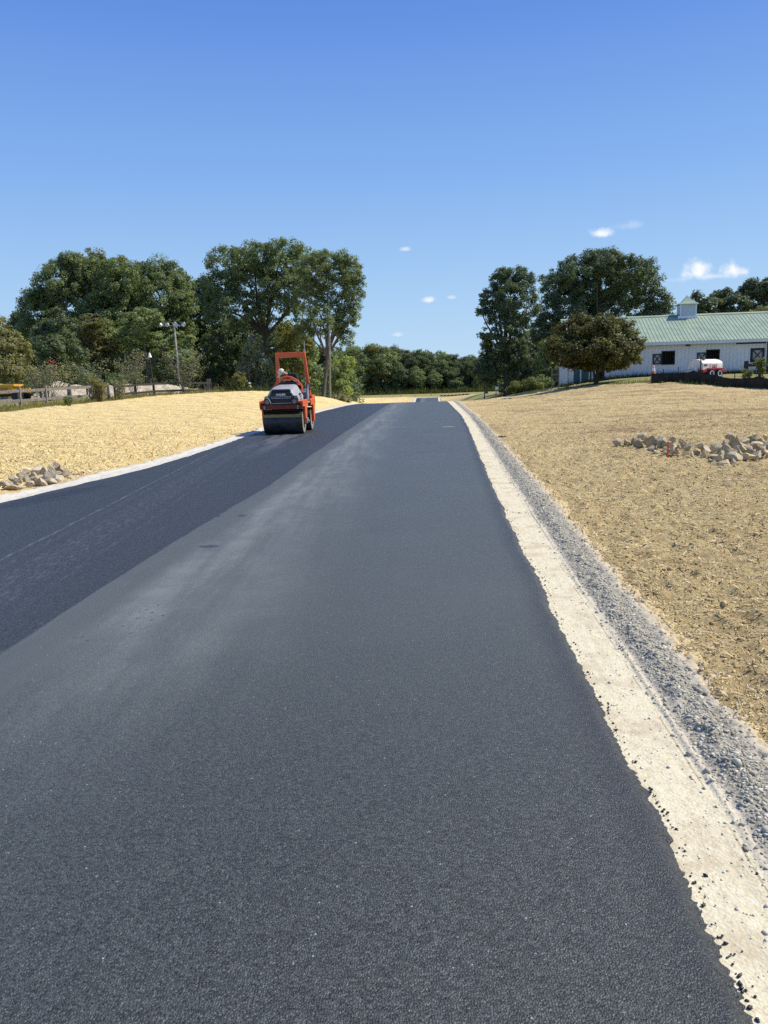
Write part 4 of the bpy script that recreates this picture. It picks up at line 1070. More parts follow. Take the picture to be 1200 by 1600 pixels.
def tall_grass():
    r = np.random.default_rng(12)
    def lay(name, x, y, h, wd, m):
        n = len(x); z = H(x, y); a = r.uniform(0, 6.28, n); lean = r.normal(0, .35, (n, 2))*h[:, None]
        s = np.stack([np.cos(a), np.sin(a), np.zeros(n)], -1)*wd*.5; b = np.stack([x, y, z-.03], -1); t = b+np.stack([lean[:, 0], lean[:, 1], h], -1); md = b*.5+t*.5+np.stack([-lean[:, 0]*.15, -lean[:, 1]*.15, h*.1], -1)
        V = np.stack([b-s, b+s, md+s*.7, md-s*.7, t+s*.12, t-s*.12], 1); k = (np.arange(n)*6)[:, None]
        F = np.concatenate([k+np.array([0, 1, 2, 3]), k+np.array([3, 2, 4, 5])])
        tag(mesh_np(name, V.reshape(-1, 3), F, m), kind='stuff')
    # long grass along the left fence
    n = 26000; x = r.uniform(-38, -9, n); d = np.abs(r.normal(0, 1, n)); y = left_edge_y(x)+.2+d*3.0
    keep = vnoise(x*.8, y*.8, 301)+vnoise(x*2.3, y*2.3, 302)*.5 > -.55; x = x[keep]; y = y[keep]
    hh = np.interp(y-left_edge_y(x), [0, 1.5, 5, 12], [.08, .18, .26, .4])*np.exp(r.normal(0, .35, len(x)))
    lay('tall_grass', x, y, hh, .035, leaf_mat('grass_dry', (.27, .245, .105), .4, .4))
    n = 9000; x = r.uniform(12, 36, n); y = right_edge_y(x)+np.abs(r.normal(0, 1, n))*2.2
    keep = vnoise(x*.9, y*.9, 303) > -.3; x = x[keep]; y = y[keep]
    lay('barn_grass', x, y, .14*np.exp(r.normal(0, .45, len(x))), .03, leaf_mat('grass_green', (.17, .185, .06), .4, .4))
    n = 5200; x = r.uniform(14.5, 33, n); y = 62.4-(x-18)*.115-.15-np.abs(r.normal(0, .25, n))
    lay('barn_grass', x, y, .22*np.exp(r.normal(0, .4, n)), .03, leaf_mat('grass_lush', (.07, .105, .03), .4, .4))
    n = 9000; x = r.uniform(-26, 40, n); y = 246+r.normal(0, 1.5, n)
    lay('field_edge_brush', x, y, .9*np.exp(r.normal(0, .4, n)), .22, leaf_mat('grass_edge', (.075, .088, .036), .4, .4))
    n = 4000; x = r.uniform(-15, -6, n); y = 73+np.abs(r.normal(0, 1, n))*3; 
    lay('tall_grass', x, y, .5*np.exp(r.normal(0, .4, n)), .05, leaf_mat('grass_mid', (.12, .14, .05), .4, .4))


tall_grass()


def thicket():
    """the mass of undergrowth that closes the gaps between the trunks"""
    r = np.random.default_rng(77)
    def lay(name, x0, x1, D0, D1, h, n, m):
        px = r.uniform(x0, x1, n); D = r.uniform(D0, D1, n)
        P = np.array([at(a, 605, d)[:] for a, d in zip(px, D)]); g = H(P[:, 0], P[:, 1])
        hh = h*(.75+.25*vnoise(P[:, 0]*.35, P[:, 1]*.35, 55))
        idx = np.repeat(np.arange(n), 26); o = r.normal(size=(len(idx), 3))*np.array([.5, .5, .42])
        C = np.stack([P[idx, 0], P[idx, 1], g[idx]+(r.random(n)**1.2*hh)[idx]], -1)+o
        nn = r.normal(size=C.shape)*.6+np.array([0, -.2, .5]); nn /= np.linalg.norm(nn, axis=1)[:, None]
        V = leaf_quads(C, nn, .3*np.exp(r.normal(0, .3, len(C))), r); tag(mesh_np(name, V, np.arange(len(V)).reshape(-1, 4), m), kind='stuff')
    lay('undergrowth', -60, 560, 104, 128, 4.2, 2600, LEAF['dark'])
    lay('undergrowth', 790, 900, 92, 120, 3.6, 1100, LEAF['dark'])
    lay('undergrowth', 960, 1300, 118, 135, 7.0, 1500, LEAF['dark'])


thicket()

# ------------------------------------------------------------------ rocks
def ray_ground(px, py, d0=2., d1=90.):
    ds = np.linspace(d0, d1, 900); d = px_dir(px, py)
    x = d[0]*ds/d[1]; z = CAMH+d[2]*ds/d[1]; k = np.argmax(z < H(x, ds))
    return float(ds[k])


def rock_protos(m, n=9):
    out = []
    for k in range(n):
        r = np.random.default_rng(300+k); bm = bmesh.new(); bmesh.ops.create_icosphere(bm, subdivisions=3, radius=1.0)
        for i in range(10):
            nrm = r.normal(size=3); nrm /= np.linalg.norm(nrm); d = r.uniform(.34, .74)
            for v in bm.verts:
                p = np.array(v.co); t = p@nrm
                if t > d: v.co = Vector(p-nrm*(t-d))
        for v in bm.verts: v.co += Vector(r.normal(0, .012, 3))
        bmesh.ops.dissolve_limit(bm, angle_limit=math.radians(6), verts=bm.verts, edges=bm.edges)
        bmesh.ops.triangulate(bm, faces=bm.faces)
        me = bpy.data.meshes.new('rock'); bm.to_mesh(me); bm.free(); me.materials.append(m); out.append(me)
    return out


def rock_material(name, lo, hi):
    m, N, L, b = mat(name, .92, .15); tc = N.new('ShaderNodeTexCoord'); oi = N.new('ShaderNodeObjectInfo')
    n = noise_node(N, L, 1.6, 6, tc.outputs['Object'], .65); n2 = noise_node(N, L, 9, 5, tc.outputs['Object'])
    f = mth(N, L, 'ADD', mth(N, L, 'MULTIPLY', oi.outputs['Random'], .35), mth(N, L, 'MULTIPLY', n.outputs['Fac'], .65))
    L.new(ramp(N, L, f, [(.3, lo), (.75, hi)]), b.inputs['Base Color']); bump(N, L, n2.outputs['Fac'], b, .5, .08); return m


def place_rocks(spots, front, protos, label, group, seed):
    r = random.Random(seed)
    for (x, y, w, h) in spots:
        fy = np.interp(x, [p[0] for p in front], [p[1] for p in front])
        dh = ray_ground(x, y+h*.45); df = ray_ground(x, fy); D = max(df, dh*.55+df*.45)
        p = at(x, y, D); s = D/FPX; g = Hs(p.x, D)
        o = bpy.data.objects.new('rock', r.choice(protos)); COL.objects.link(o)
        rx = w*s*.80; rz = h*s*.84
        p.z = max(p.z, g+rz*.25)
        o.location = p; o.scale = (rx, max(rx, rz)*r.uniform(.75, 1.1), rz*1.1); o.rotation_euler = (r.uniform(-.35, .35), r.uniform(-.4, .4), r.choice([0, math.pi])+r.uniform(-.3, .3))
        tag(o, label, 'rock', group)


ROCK_R = rock_protos(rock_material('rock_grey', (.36, .28, .155), (.73, .61, .39)))
ROCK_L = rock_protos(rock_material('rock_warm', (.33, .27, .18), (.68, .58, .42)))
place_rocks([(5, 760, 15, 13), (15, 756, 9, 8), (26, 752, 13, 10), (34, 745, 12, 9), (40, 740, 10, 9), (42, 751, 10, 8), (24, 764, 28, 8), (47, 758, 12, 7), (55, 735, 15, 12), (57, 747, 16, 6), (60, 754, 10, 12), (68, 754, 10, 12),
             (74, 745, 18, 15), (82, 751, 12, 8), (87, 731, 11, 10), (97, 735, 13, 9), (88, 742, 12, 7), (93, 746, 12, 7), (100, 741, 9, 6), (93, 752, 8, 5), (106, 740, 8, 6), (110, 746, 10, 4), (68, 738, 10, 10), (123, 741, 8, 4), (133, 740, 8, 5),
             (20, 747, 10, 8), (50, 745, 10, 9), (78, 735, 10, 8), (-8, 765, 16, 12), (-4, 755, 12, 9)],
            [(-10, 775), (5, 771), (45, 765), (80, 757), (110, 750), (135, 744)], ROCK_L, 'angular pale rock in the small pile beside the left road edge', 'rocks in the pile on the left verge', 1)
RR = [(963, 691, 14, 9), (979, 692, 14, 8), (992, 693, 12, 10), (1001, 684, 16, 8), (1000, 696, 14, 12), (1012, 692, 18, 15), (1020, 700, 10, 8), (1007, 703, 14, 4), (1028, 706, 9, 5), (1031, 690, 14, 9), (1033, 697, 12, 10), (1043, 694, 12, 12), (1040, 707, 11, 10),
      (1050, 705, 10, 10), (1053, 698, 14, 9), (1060, 706, 9, 6), (1052, 714, 12, 4), (1067, 694, 12, 11), (1075, 700, 12, 12), (1068, 717, 13, 5), (1081, 711, 8, 7), (1087, 705, 10, 10), (1089, 718, 8, 5), (1095, 700, 12, 8), (1048, 688, 10, 8), (986, 697, 9, 5), (1070, 709, 9, 6), (1061, 699, 9, 7)]
RR2 = [(1105, 704, 14, 9), (1113, 702, 11, 9), (1112, 712, 12, 6), (1120, 717, 12, 9), (1118, 699, 16, 8), (1126, 708, 9, 7), (1130, 704, 14, 10), (1132, 692, 10, 9), (1141, 687, 14, 11), (1145, 695, 14, 12), (1151, 685, 9, 8), (1140, 707, 14, 12), (1148, 712, 18, 11), (1136, 712, 8, 7), (1132, 723, 18, 7),
       (1146, 722, 10, 7), (1160, 697, 12, 8), (1163, 691, 12, 8), (1160, 704, 14, 12), (1168, 702, 10, 8), (1172, 714, 18, 9), (1155, 709, 10, 9), (1178, 685, 14, 10), (1180, 694, 18, 8), (1186, 698, 12, 9), (1183, 711, 15, 9), (1190, 690, 12, 8), (1192, 704, 14, 9), (1196, 684, 10, 9), (1197, 697, 12, 10), (1110, 720, 9, 5),
       (1097, 716, 8, 6), (1200, 709, 12, 8), (1175, 706, 10, 7), (1102, 711, 10, 9), (1208, 700, 14, 12), (1212, 690, 12, 9), (1154, 700, 10, 8)]
FRT = [(960, 697), (1000, 705), (1043, 716), (1068, 721), (1095, 722), (1130, 727), (1150, 727), (1172, 720), (1190, 718), (1205, 716)]
place_rocks(RR, FRT, ROCK_R, 'angular grey rock in the low row running left from the orange stake', 'rocks in the low row on the right field', 2)
place_rocks(RR2, FRT, ROCK_R, 'angular grey rock in the wide heap right of the orange stake', 'rocks in the wide heap on the right field', 3)

WOOD_GREY = simple('weathered_wood', (.235, .205, .175), .9, .1, var=.4, scale=9, dirt=(.11, .095, .08), dirt_amt=.45, bs=.5)
WOOD_DARK = simple('dark_wood', (.050, .042, .036), .85, .15, var=.4, scale=8, dirt=(.12, .10, .08), dirt_amt=.35)
WOOD_RAW = simple('raw_wood', (.42, .32, .20), .85, .15, var=.3, scale=12)
ORANGE = simple('orange_paint', (.70, .105, .018), .38, .5, var=.12, scale=4, dirt=(.25, .14, .08), dirt_amt=.45)
BLACK = simple('black_plastic', (.016, .017, .019), .5, .4, var=.3, scale=8, dirt=(.07, .065, .06), dirt_amt=.3)
STEEL = simple('bare_steel', (.30, .29, .27), .5, .4, .5, var=.3, scale=10, dirt=(.22, .17, .11), dirt_amt=.5)
WHITE = simple('white_paint', (.76, .77, .78), .5, .4, var=.06, scale=2, dirt=(.52, .50, .47), dirt_amt=.35)
GALV = simple('galvanised', (.42, .42, .41), .5, .5, .3, var=.2, scale=4)

# orange stake, stick, clod on the right field
def single(name, label, cat, mb, m, loc, rz=0, **kw):
    o = mb.build(name, m, **kw); o.location = loc; o.rotation_euler = (0, 0, rz); return tag(o, label, cat)


D = ray_ground(1043, 718); p = at(1043, 718, D); s = D/FPX
single('survey_stake', 'orange painted stake standing in front of the grey rocks', 'stake', MB().hexa([(-.017, -.01, -.1), (.017, -.01, -.1), (.017, .01, -.1), (-.017, .01, -.1)], [(-.016, -.01, 28*s*1.02), (.018, -.01, 28*s*.97), (.018, .01, 28*s*.97), (-.016, .01, 28*s*1.02)]),
       simple('stake_orange', (.62, .17, .06), .7, .2, var=.25, scale=20), p)
D = ray_ground(1157, 753); p = at(1157, 753, D)
single('wooden_stick', 'pale wooden lath lying flat on the straw below the rock heap', 'stick', MB().bar((-.24, .02, .03), (.24, -.03, .035), .022, .012), simple('lath', (.66, .58, .44), .8, .2, scale=15), p)
D = ray_ground(785, 684); p = at(785, 683.5, D)
mb = MB()
for (a, b_, c_, q) in ((-.08, 0, .015, .03), (-.02, .03, .02, .035), (.04, -.01, .015, .03), (.09, .02, .012, .02)):
    v, f = ico(2); r = np.random.default_rng(int(q*1000)); v = v*(1+.2*r.normal(size=(len(v), 1)))*q*np.array([1.3, 1, .7])+np.array([a, b_, c_]); mb.add(v.tolist(), f.tolist())
single('dirt_clod', 'dark clod of soil lying alone on the straw near the right kerb', 'clod', mb, simple('dark_soil', (.07, .05, .03), .95, .05, var=.4, scale=20), p)


# ------------------------------------------------------------------ left fences and poles
def fence(label, posts, m, rail_z, post_h, rail_h=.14, name='wooden_fence', post_w=.13, ext=()):
    """posts: (px, depth) list; rails are fixed to the camera-facing side"""
    P = []
    for px, D in posts:
        b = at(px, 612, D); P.append(Vector((b.x, b.y, Hs(b.x, D))))
    root = empty(name, P[0], 0, label, 'fence'); r = random.Random(len(posts)*7+int(post_h*100))
    L_ = [p-P[0] for p in P]
    for i, p in enumerate(L_):
        h = post_h*r.uniform(.96, 1.06); t = Vector((r.uniform(-.04, .04), r.uniform(-.03, .03), 0))
        w = post_w*r.uniform(.9, 1.1)
        MB().hexa([(p.x-w/2, p.y-w/2, p.z-.3), (p.x+w/2, p.y-w/2, p.z-.3), (p.x+w/2, p.y+w/2, p.z-.3), (p.x-w/2, p.y+w/2, p.z-.3)],
                  [(p.x+t.x-w/2, p.y+t.y-w/2, p.z+h), (p.x+t.x+w/2, p.y+t.y-w/2, p.z+h-.02), (p.x+t.x+w/2, p.y+t.y+w/2, p.z+h-.02), (p.x+t.x-w/2, p.y+t.y+w/2, p.z+h)]).build('post', m, root, bevel=.008)
    for i in range(len(L_)-1):
        for z in rail_z:
            a = L_[i]+Vector((0, -post_w*.75, z+r.uniform(-.03, .03))); b = L_[i+1]+Vector((0, -post_w*.75, z+r.uniform(-.03, .03)))
            MB().bar(a-(b-a).normalized()*.08, b+(b-a).normalized()*.08, .045, rail_h).build('rail', m, root, bevel=.006)
    return root


fence('weathered grey two rail fence beside the yellow dumper at the left', [(-16, 49.3), (30, 51), (71, 53), (110, 55), (143, 57.5), (169, 58)], WOOD_GREY, (.42, 1.06), 1.30, .19, post_w=.16)
fence('dark brown two rail fence in front of the dirt heap', [(180, 59), (212, 61.5), (241, 64), (286, 68), (330, 72)], WOOD_DARK, (.33, .95), 1.15, .17, post_w=.16)
fence('dark low paddock fence seen between the grey rails', [(-20, 62), (20, 61), (63, 62), (106, 63), (136, 65)], WOOD_DARK, (.95,), 1.1, .12, post_w=.11)
fence('thin grey one rail fence left of the squatting worker', [(341, 80), (362, 79), (383, 76)], WOOD_GREY, (.62,), .95, .09, post_w=.1)
# thick corner post of the dark fence
b = at(327, 614, 72); b.z = Hs(b.x, 72)
single('corner_post', 'stout leaning corner post closing the dark brown fence', 'post', MB().box(-.16, .16, -.14, .14, -.3, 1.35).bar((-.14, -.16, .0), (-.50, -.16, 1.0), .10), WOOD_GREY, b, .1)
b = at(384, 614, 76); b.z = Hs(b.x, 76)
single('wooden_post', 'tall plain grey post beside the squatting worker', 'post', MB().tube([(0, -.2, -.3), (0, -.2, 1.4)], [.075, .065], 8), WOOD_GREY, b)

# four headed flood light pole
b = at(282, 612, 80); b.z = Hs(b.x, 80); t = at(272, 507, 80)-b
root = empty('light_pole', b, 0, 'tall leaning pole carrying a row of four floodlights', 'light pole')
MB().tube([(0, 0, -.3), t*.5, t], [.11, .095, .075], 8).build('pole', simple('pole_wood', (.46, .42, .36), .85, .2, scale=3), root, smooth=True)
MB().bar(t+Vector((-1.35, 0, -.12)), t+Vector((1.05, 0, -.12)), .05).build('crossarm', GALV, root)
for dx, yaw in ((-1.30, -.9), (-.62, -.5), (.14, .1), (.98, .5)):
    c = Vector((t.x+dx, t.y-.16, t.z-.02)); mb = MB()
    mb.lathe([(.05, .16), (.12, .12), (.20, .02), (.225, -.10), (.215, -.11), (.19, -.02), (.0, .05)], 16, 'Y')
    o = mb.build('floodlight', simple('lamp_bowl', (.62, .63, .62), .35, .5, .2), root, smooth=True, loc=c); o.rotation_euler = (.15, 0, yaw)
    MB().lathe([(.205, -.085), (.0, -.10)], 16, 'Y').build('lens', simple('lamp_glass', (.50, .52, .52), .2, .5), o, smooth=True)

b = at(241, 617, 64); b.z = Hs(b.x, 64); t = at(233.5, 556, 64)-b
root = empty('lamp_post', b, 0, 'slim dark post with a white bell shaped lamp on top', 'lamp post')
MB().tube([(0, .12, -.2), t*.5+Vector((0, .06, 0)), t], [.07, .06, .04], 8).build('pole', WOOD_DARK, root, smooth=True)
MB().lathe([(.02, .28), (.06, .22), (.10, .08), (.17, -.10), (.16, -.11), (.08, .06), (.0, .1)], 16).build('lamp_shade', WHITE, root, smooth=True, loc=t+Vector((.02, 0, -.02)))

b = at(516, 627, 72); b.z = Hs(b.x, 72)
root = empty('utility_pole', b, 0, 'bare weathered utility pole standing at the far left road edge', 'utility pole')
t = at(514.5, 508, 72)-b
MB().tube([(0, 0, -.3), t*.5, t], [.10, .09, .075], 10).build('pole', simple('pole_grey', (.24, .21, .175), .9, .15, scale=4), root, smooth=True)
for z in (.32, .55, .76): MB().bar(t*z+Vector((-.03, 0, 0)), t*z+Vector((.24, 0, 0)), .035).build('step', GALV, root)
MB().box(t.x-.09, t.x+.09, t.y-.2, t.y-.08, t.z*.62, t.z*.62+.3).build('meter_box', GALV, root)

b = at(478, 611, 82); b.z = Hs(b.x, 82); t = at(474.5, 522, 82)-b
root = empty('street_lamp', b, 0, 'thin pole with a pale lamp arm partly hidden behind the roller', 'street lamp')
MB().tube([(0, 0, -.2), t*.5, t], [.075, .065, .05], 8).build('pole', GALV, root, smooth=True)
MB().tube([t, t+Vector((.2, 0, .22)), t+Vector((.55, 0, .26))], .035, 6).build('arm', GALV, root, smooth=True)
MB().lathe([(.03, -.3), (.10, -.2), (.12, .1), (.06, .28), (0, .3)], 10, 'X').build('lamp_head', simple('lamp_white', (.72, .72, .70), .4, .4), root, smooth=True, loc=t+Vector((.8, 0, .25)))

# ------------------------------------------------------------------ dirt heap
def dirt_heap():
    c0 = at(95, 612, 71); nx, ny = 200, 70
    X, Y = np.meshgrid(np.linspace(-33, -14.5, nx), np.linspace(66.5, 79, ny))
    cy = 72.2+.18*(X+24)
    hh = np.interp(X, [-33, -31.8, -30.8, -29.7, -28.6, -27.2, -26, -24, -22, -20, -18, -16.2, -14.5], [0, .25, .95, 1.55, 1.2, .9, .98, 1.12, 1.05, .9, .55, .3, 0])
    k = np.clip(1-((Y-cy)/3.2)**2, 0, 1)**.75
    n = fbm(X*.9, Y*.9, 401, 5)*.22+np.abs(vnoise(X*2.2, Y*2.2, 402))*.14
    Z = H(X, Y)-.12+hh*k*(1+.35*n)+.35*n*k*np.minimum(1, hh)
    b = Vector((c0.x, c0.y, Hs(c0.x, c0.y)))
    m, N, L, bs = mat('heaped_soil', .95, .08); g = N.new('ShaderNodeNewGeometry'); n1 = noise_node(N, L, 1.6, 7, g.outputs['Position'], .68)
    L.new(ramp(N, L, n1.outputs['Fac'], [(.33, (.28, .21, .135)), (.5, (.49, .405, .285)), (.66, (.63, .545, .405))]), bs.inputs['Base Color']); bump(N, L, n1.outputs['Fac'], bs, .9, .25)
    o = mesh_np('dirt_heap', np.stack([X-b.x, Y-b.y, Z-b.z], -1).reshape(-1, 3), grid_faces(ny, nx), m, smooth=True); o.location = b
    tag(o, 'long low heap of pale excavated dirt behind the fences', 'dirt heap')


dirt_heap()

# ------------------------------------------------------------------ yellow dumper
def dumper():
    b = at(2, 620, 60); b.z = Hs(b.x, 60); root = empty('site_dumper', b, .12, 'yellow site dumper parked behind the grey fence at the left edge', 'dumper')
    Y_ = simple('yellow_paint', (.72, .40, .03), .4, .5, var=.12, scale=3, dirt=(.45, .30, .14), dirt_amt=.5)
    mb = MB()       # open skip: shell with thickness
    def ring(x0, x1, y0, y1, z): return [(x0, y0, z), (x1, y0, z), (x1, y1, z), (x0, y1, z)]
    mb.hexa(ring(-1.15, 1.05, -.75, .75, .62), ring(-1.4, 1.30, -1.0, 1.0, 1.20))
    mb.build('skip', Y_, root, bevel=.02)
    m2 = MB()
    for (x0, x1, y0, y1) in ((-1.48, 1.38, -1.08, -.96), (-1.48, 1.38, .96, 1.08), (-1.48, -1.36, -.95, .95), (1.26, 1.38, -.95, .95)): m2.box(x0, x1, y0, y1, 1.20, 1.36)
    m2.build('rim', Y_, root, bevel=.015)
    MB().box(-1.0, .8, -.99, -.965, .82, 1.1).build('side_panel', simple('panel_dark', (.38, .21, .03), .5, .4), root).rotation_euler = (0, 0, 0)
    v, f = ico(3); v = v*(1+.08*vnoise(v[:, 0]*4+9, v[:, 1]*4+v[:, 2]*3, 5)[:, None])*np.array([1.2, .85, .42])+np.array([-.05, 0, .98])
    MB().add(v.tolist(), f.tolist()).build('load', simple('load_soil', (.45, .33, .18), .95, .05, bs=.6, bscale=8), root, smooth=True)
    MB().box(-1.6, 2.3, -.35, .35, .42, .62).build('chassis', BLACK, root, bevel=.02)
    for x in (-1.0, 1.5):
        for y in (-.85, .85):
            w = MB().lathe([(.20, -.16), (.40, -.16), (.45, -.10), (.45, .10), (.40, .16), (.20, .16)], 20, 'Y', (x, y, .45)).build('wheel', BLACK, root, smooth=True)
            MB().lathe([(.0, -.12), (.20, -.13), (.20, .13), (.0, .12)], 16, 'Y', (x, y, .45)).build('rim', Y_, w, smooth=True)
    MB().box(1.35, 2.1, -.5, .5, .65, 1.05).build('seat_base', Y_, root, bevel=.03)
    MB().tube([(.35, -.2, 1.3), (.35, -.2, 1.85), (.75, -.2, 1.85), (.75, -.2, 1.3)], .03, 6).build('roll_hoop', BLACK, root, smooth=True)


dumper()

# ------------------------------------------------------------------ barn
def barn():
    A = math.radians(-9.0); o0 = at(942, 594.3, 62.7); z0 = Hs(o0.x, o0.y); dx, dy = math.cos(A), math.sin(A)
    def wp(px, py):
        Yd = 62.7
        for _ in range(12):
            p = at(px, py, Yd); Yd = o0.y+(p.x-o0.x)*math.tan(A)
        return ((p.x-o0.x)/dx, p.z-z0)
    root = empty('horse_barn', (o0.x, o0.y, z0), A, 'long white metal horse barn with pale green ribbed roof', 'barn')
    SID, N, L, b = mat('white_siding', .5, .4); tc = N.new('ShaderNodeTexCoord'); n = noise_node(N, L, .8, 5, tc.outputs['Object']); mp = N.new('ShaderNodeMapping'); mp.inputs['Scale'].default_value = (6, 1, .5); L.new(tc.outputs['Object'], mp.inputs[0]); n2 = noise_node(N, L, 1, 5, mp.outputs[0])
    c = ramp(N, L, n.outputs['Fac'], [(.3, (.65, .65, .635)), (.7, (.715, .71, .69))]); c = mixc(N, L, mth(N, L, 'MULTIPLY', mrange(N, L, n2.outputs['Fac'], .5, .75), .25), c, (.50, .47, .42)); L.new(c, b.inputs['Base Color'])
    TRIM = simple('dark_trim', (.030, .025, .024), .6, .3, var=.3, scale=5)
    ROOFM = simple('green_roof', (.275, .335, .22), .5, .4, var=.08, scale=1.2, dirt=(.25, .30, .21), dirt_amt=.5)
    BEIGE = simple('shutter_panel', (.34, .32, .31), .7, .2)
    TEAL = simple('teal_door', (.055, .125, .135), .55, .35, var=.15, scale=3)
    xl = wp(888, 590)[0]; xr = 24.0; wt = wp(1008.3, 540.3)[1]; et = wp(1008.3, 535.4)[1]
    RB = .28; hw = 5.2; rz = et+.43*(hw+.35)
    # openings from the long wall
    wz1 = (wp(1034.7, 550.6)[1]+wp(1173.6, 544.5)[1])/2; wz0 = (wp(1034.7, 569.4)[1]+wp(1192, 564)[1])/2
    wins = [(wp(965.4, 560)[0], wp(984, 560)[0], 1), (wp(1034.7, 560)[0], wp(1053.3, 560)[0], 1), (wp(1104.2, 557)[0], wp(1123.1, 557)[0], 1), (wp(1173.6, 555)[0], wp(1192.9, 555)[0], 0)]
    sp = wins[2][0]-wins[1][0]; wins += [(wins[3][0]+sp, wins[3][1]+sp, 1), (wins[3][0]+2*sp, wins[3][1]+2*sp, 1), (wins[3][0]+3*sp, wins[3][1]+3*sp, 0)]
    mb = MB(); x = 0.0
    for a, b_, _ in wins:
        mb.box(x, a, 0, .12, -.6, wt); mb.box(a, b_, 0, .12, -.6, wz0); mb.box(a, b_, 0, .12, wz1, wt); x = b_
    mb.box(x, xr, 0, .12, -.6, wt)
    k = .14
    while k < xr-.1:
        segs = [(-.6, wt-.02)]
        for a, b_, o_ in wins:
            lo = a-(.75 if o_ else .06)
            if lo < k < b_+.08: segs = [(-.6, wz0-.06), (wz1+.06, wt-.02)]
        for s0, s1 in segs: mb.hexa([(k-.035, -.002, s0), (k+.035, -.002, s0), (k+.015, -.032, s0), (k-.015, -.032, s0)][::-1], [(k-.035, -.002, s1), (k+.035, -.002, s1), (k+.015, -.032, s1), (k-.015, -.032, s1)][::-1])
        k += RB
    mb.box(xr-.12, xr, .122, 2*hw, -.6, wt).box(0, xr-.122, 2*hw-.12, 2*hw, -.6, wt)
    mb.build('wall', SID, root)
    # gable ends
    for gx in (xl, xr-.1):
        MB().prism([(0.0 if gx > 0 else 1.0, -.6), (2*hw, -.6), (2*hw, wt), (hw, rz-.25), (0.0 if gx > 0 else 1.0, wt)], gx, gx+.1, 'X').build('gable_wall', SID, root)
    # left end bay: set back, two teal doors between white posts
    yb = .55
    MB().box(xl+.1, wp(897, 590)[0], yb, yb+.1, -.6, wt).build('bay_wall', SID, root)
    for a, c_ in ((897.4, 907.3), (909.3, 920.8)):
        x0, x1 = wp(a, 590)[0], wp(c_, 590)[0]; mb = MB().box(x0, x1, yb+.03, yb+.09, -.2, 2.6)
        for i in range(1, 4): xx = x0+(x1-x0)*i/4; mb.box(xx-.012, xx+.012, yb+.018, yb+.028, -.2, 2.6)
        mb.box(x0, x1, yb+.012, yb+.028, 2.2, 2.32)
        d = mb.build('door', TEAL, root); MB().box(x1-.12, x1-.07, yb-.01, yb+.01, 1.0, 1.25).build('handle', STEEL, d)
    for a in (908.3, 921.9, 926.5, 933.5): x0 = wp(a, 590)[0]; MB().box(x0-.055, x0+.055, yb, yb+.11, -.4, wt).build('post', SID, root)
    MB().box(xl+.1, 0, yb+.1, yb+.2, 2.6, wt).build('lintel', SID, root)
    MB().box(-.03, .12, -.05, -.035, -.4, wt).build('corner_trim', TRIM, root)
    MB().box(wp(927.5, 590)[0], wp(932.5, 590)[0], yb+.02, yb+.1, -.4, 2.6).build('panel', SID, root)
    # windows and shutters
    for i, (a, b_, open_) in enumerate(wins):
        fr = MB(); f = .055
        fr.box(a-f, a, -.05, .1, wz0-f, wz1+f); fr.box(b_, b_+f, -.05, .1, wz0-f, wz1+f); fr.box(a, b_, -.05, .1, wz1, wz1+f); fr.box(a, b_, -.05, .1, wz0-f, wz0)
        w = fr.build('window', TRIM, root)
        if open_:
            bars = MB(); n_ = 7
            for j in range(1, n_): xx = a+(b_-a)*j/n_; bars.tube([(xx, .05, wz0), (xx, .05, wz1)], .012, 6)
            bars.build('bars', TRIM, w)
            MB().box(a-.3, b_+.3, 1.4, 1.45, wz0-.3, wz1+.3).box(a-.3, a-.25, .13, 1.4, wz0-.3, wz1+.3).box(b_+.25, b_+.3, .13, 1.4, wz0-.3, wz1+.3).box(a-.25, b_+.25, .13, 1.4, wz1+.25, wz1+.3).box(a-.25, b_+.25, .13, 1.4, wz0-.3, wz0-.25).build('blackout_box', TRIM, w)  # closed dark box added behind the opening to keep light out of view
            s0, s1, t0, t1 = a-f-.68, a-f-.005, wz0-.0, wz1-.15; yv = -.075
        else: s0, s1, t0, t1 = a+.02, b_-.02, wz0+.02, wz1-.02; yv = -.03
        MB().box(s0, s1, yv, yv+.03, t0, t1).build('shutter', BEIGE, root)
        sh = root.children[-1]; X_ = MB(); e = .09
        X_.box(s0, s0+e, yv-.022, yv-.002, t0, t1).box(s1-e, s1, yv-.022, yv-.002, t0, t1).box(s0+e, s1-e, yv-.022, yv-.002, t0, t0+e).box(s0+e, s1-e, yv-.022, yv-.002, t1-e, t1)
        X_.bar((s0+e, yv-.012, t0+e), (s1-e, yv-.012, t1-e), .016, .075, (0, 0, 1)); X_.bar((s0+e, yv-.016, t1-e), (s1-e, yv-.016, t0+e), .016, .075, (0, 0, 1))
        X_.build('brace', TRIM, sh)
    # roof: two ribbed slopes
    e0 = -.35; th = .05
    def slope(sgn):
        mb = MB(); X0, X1 = xl-.3, xr+.3
        def P(x, t, h=0):     # t 0 eave .. 1 ridge
            yy = e0+(hw-e0)*t; zz = et+(rz-et)*t+h
            return (x, yy if sgn > 0 else 2*hw-yy, zz)
        mb.hexa([P(X0, 0, -th), P(X1, 0, -th), P(X1, 1, -th), P(X0, 1, -th)], [P(X0, 0), P(X1, 0), P(X1, 1), P(X0, 1)])
        x = X0+.05
        while x < X1:
            mb.hexa([P(x-.045, 0, .002), P(x+.045, 0, .002), P(x+.045, 1, .002), P(x-.045, 1, .002)], [P(x-.018, 0, .030), P(x+.018, 0, .030), P(x+.018, 1, .030), P(x-.018, 1, .030)]); x += RB
        return mb
    rf = slope(1).build('roof', ROOFM, root); slope(-1).build('roof', ROOFM, root)
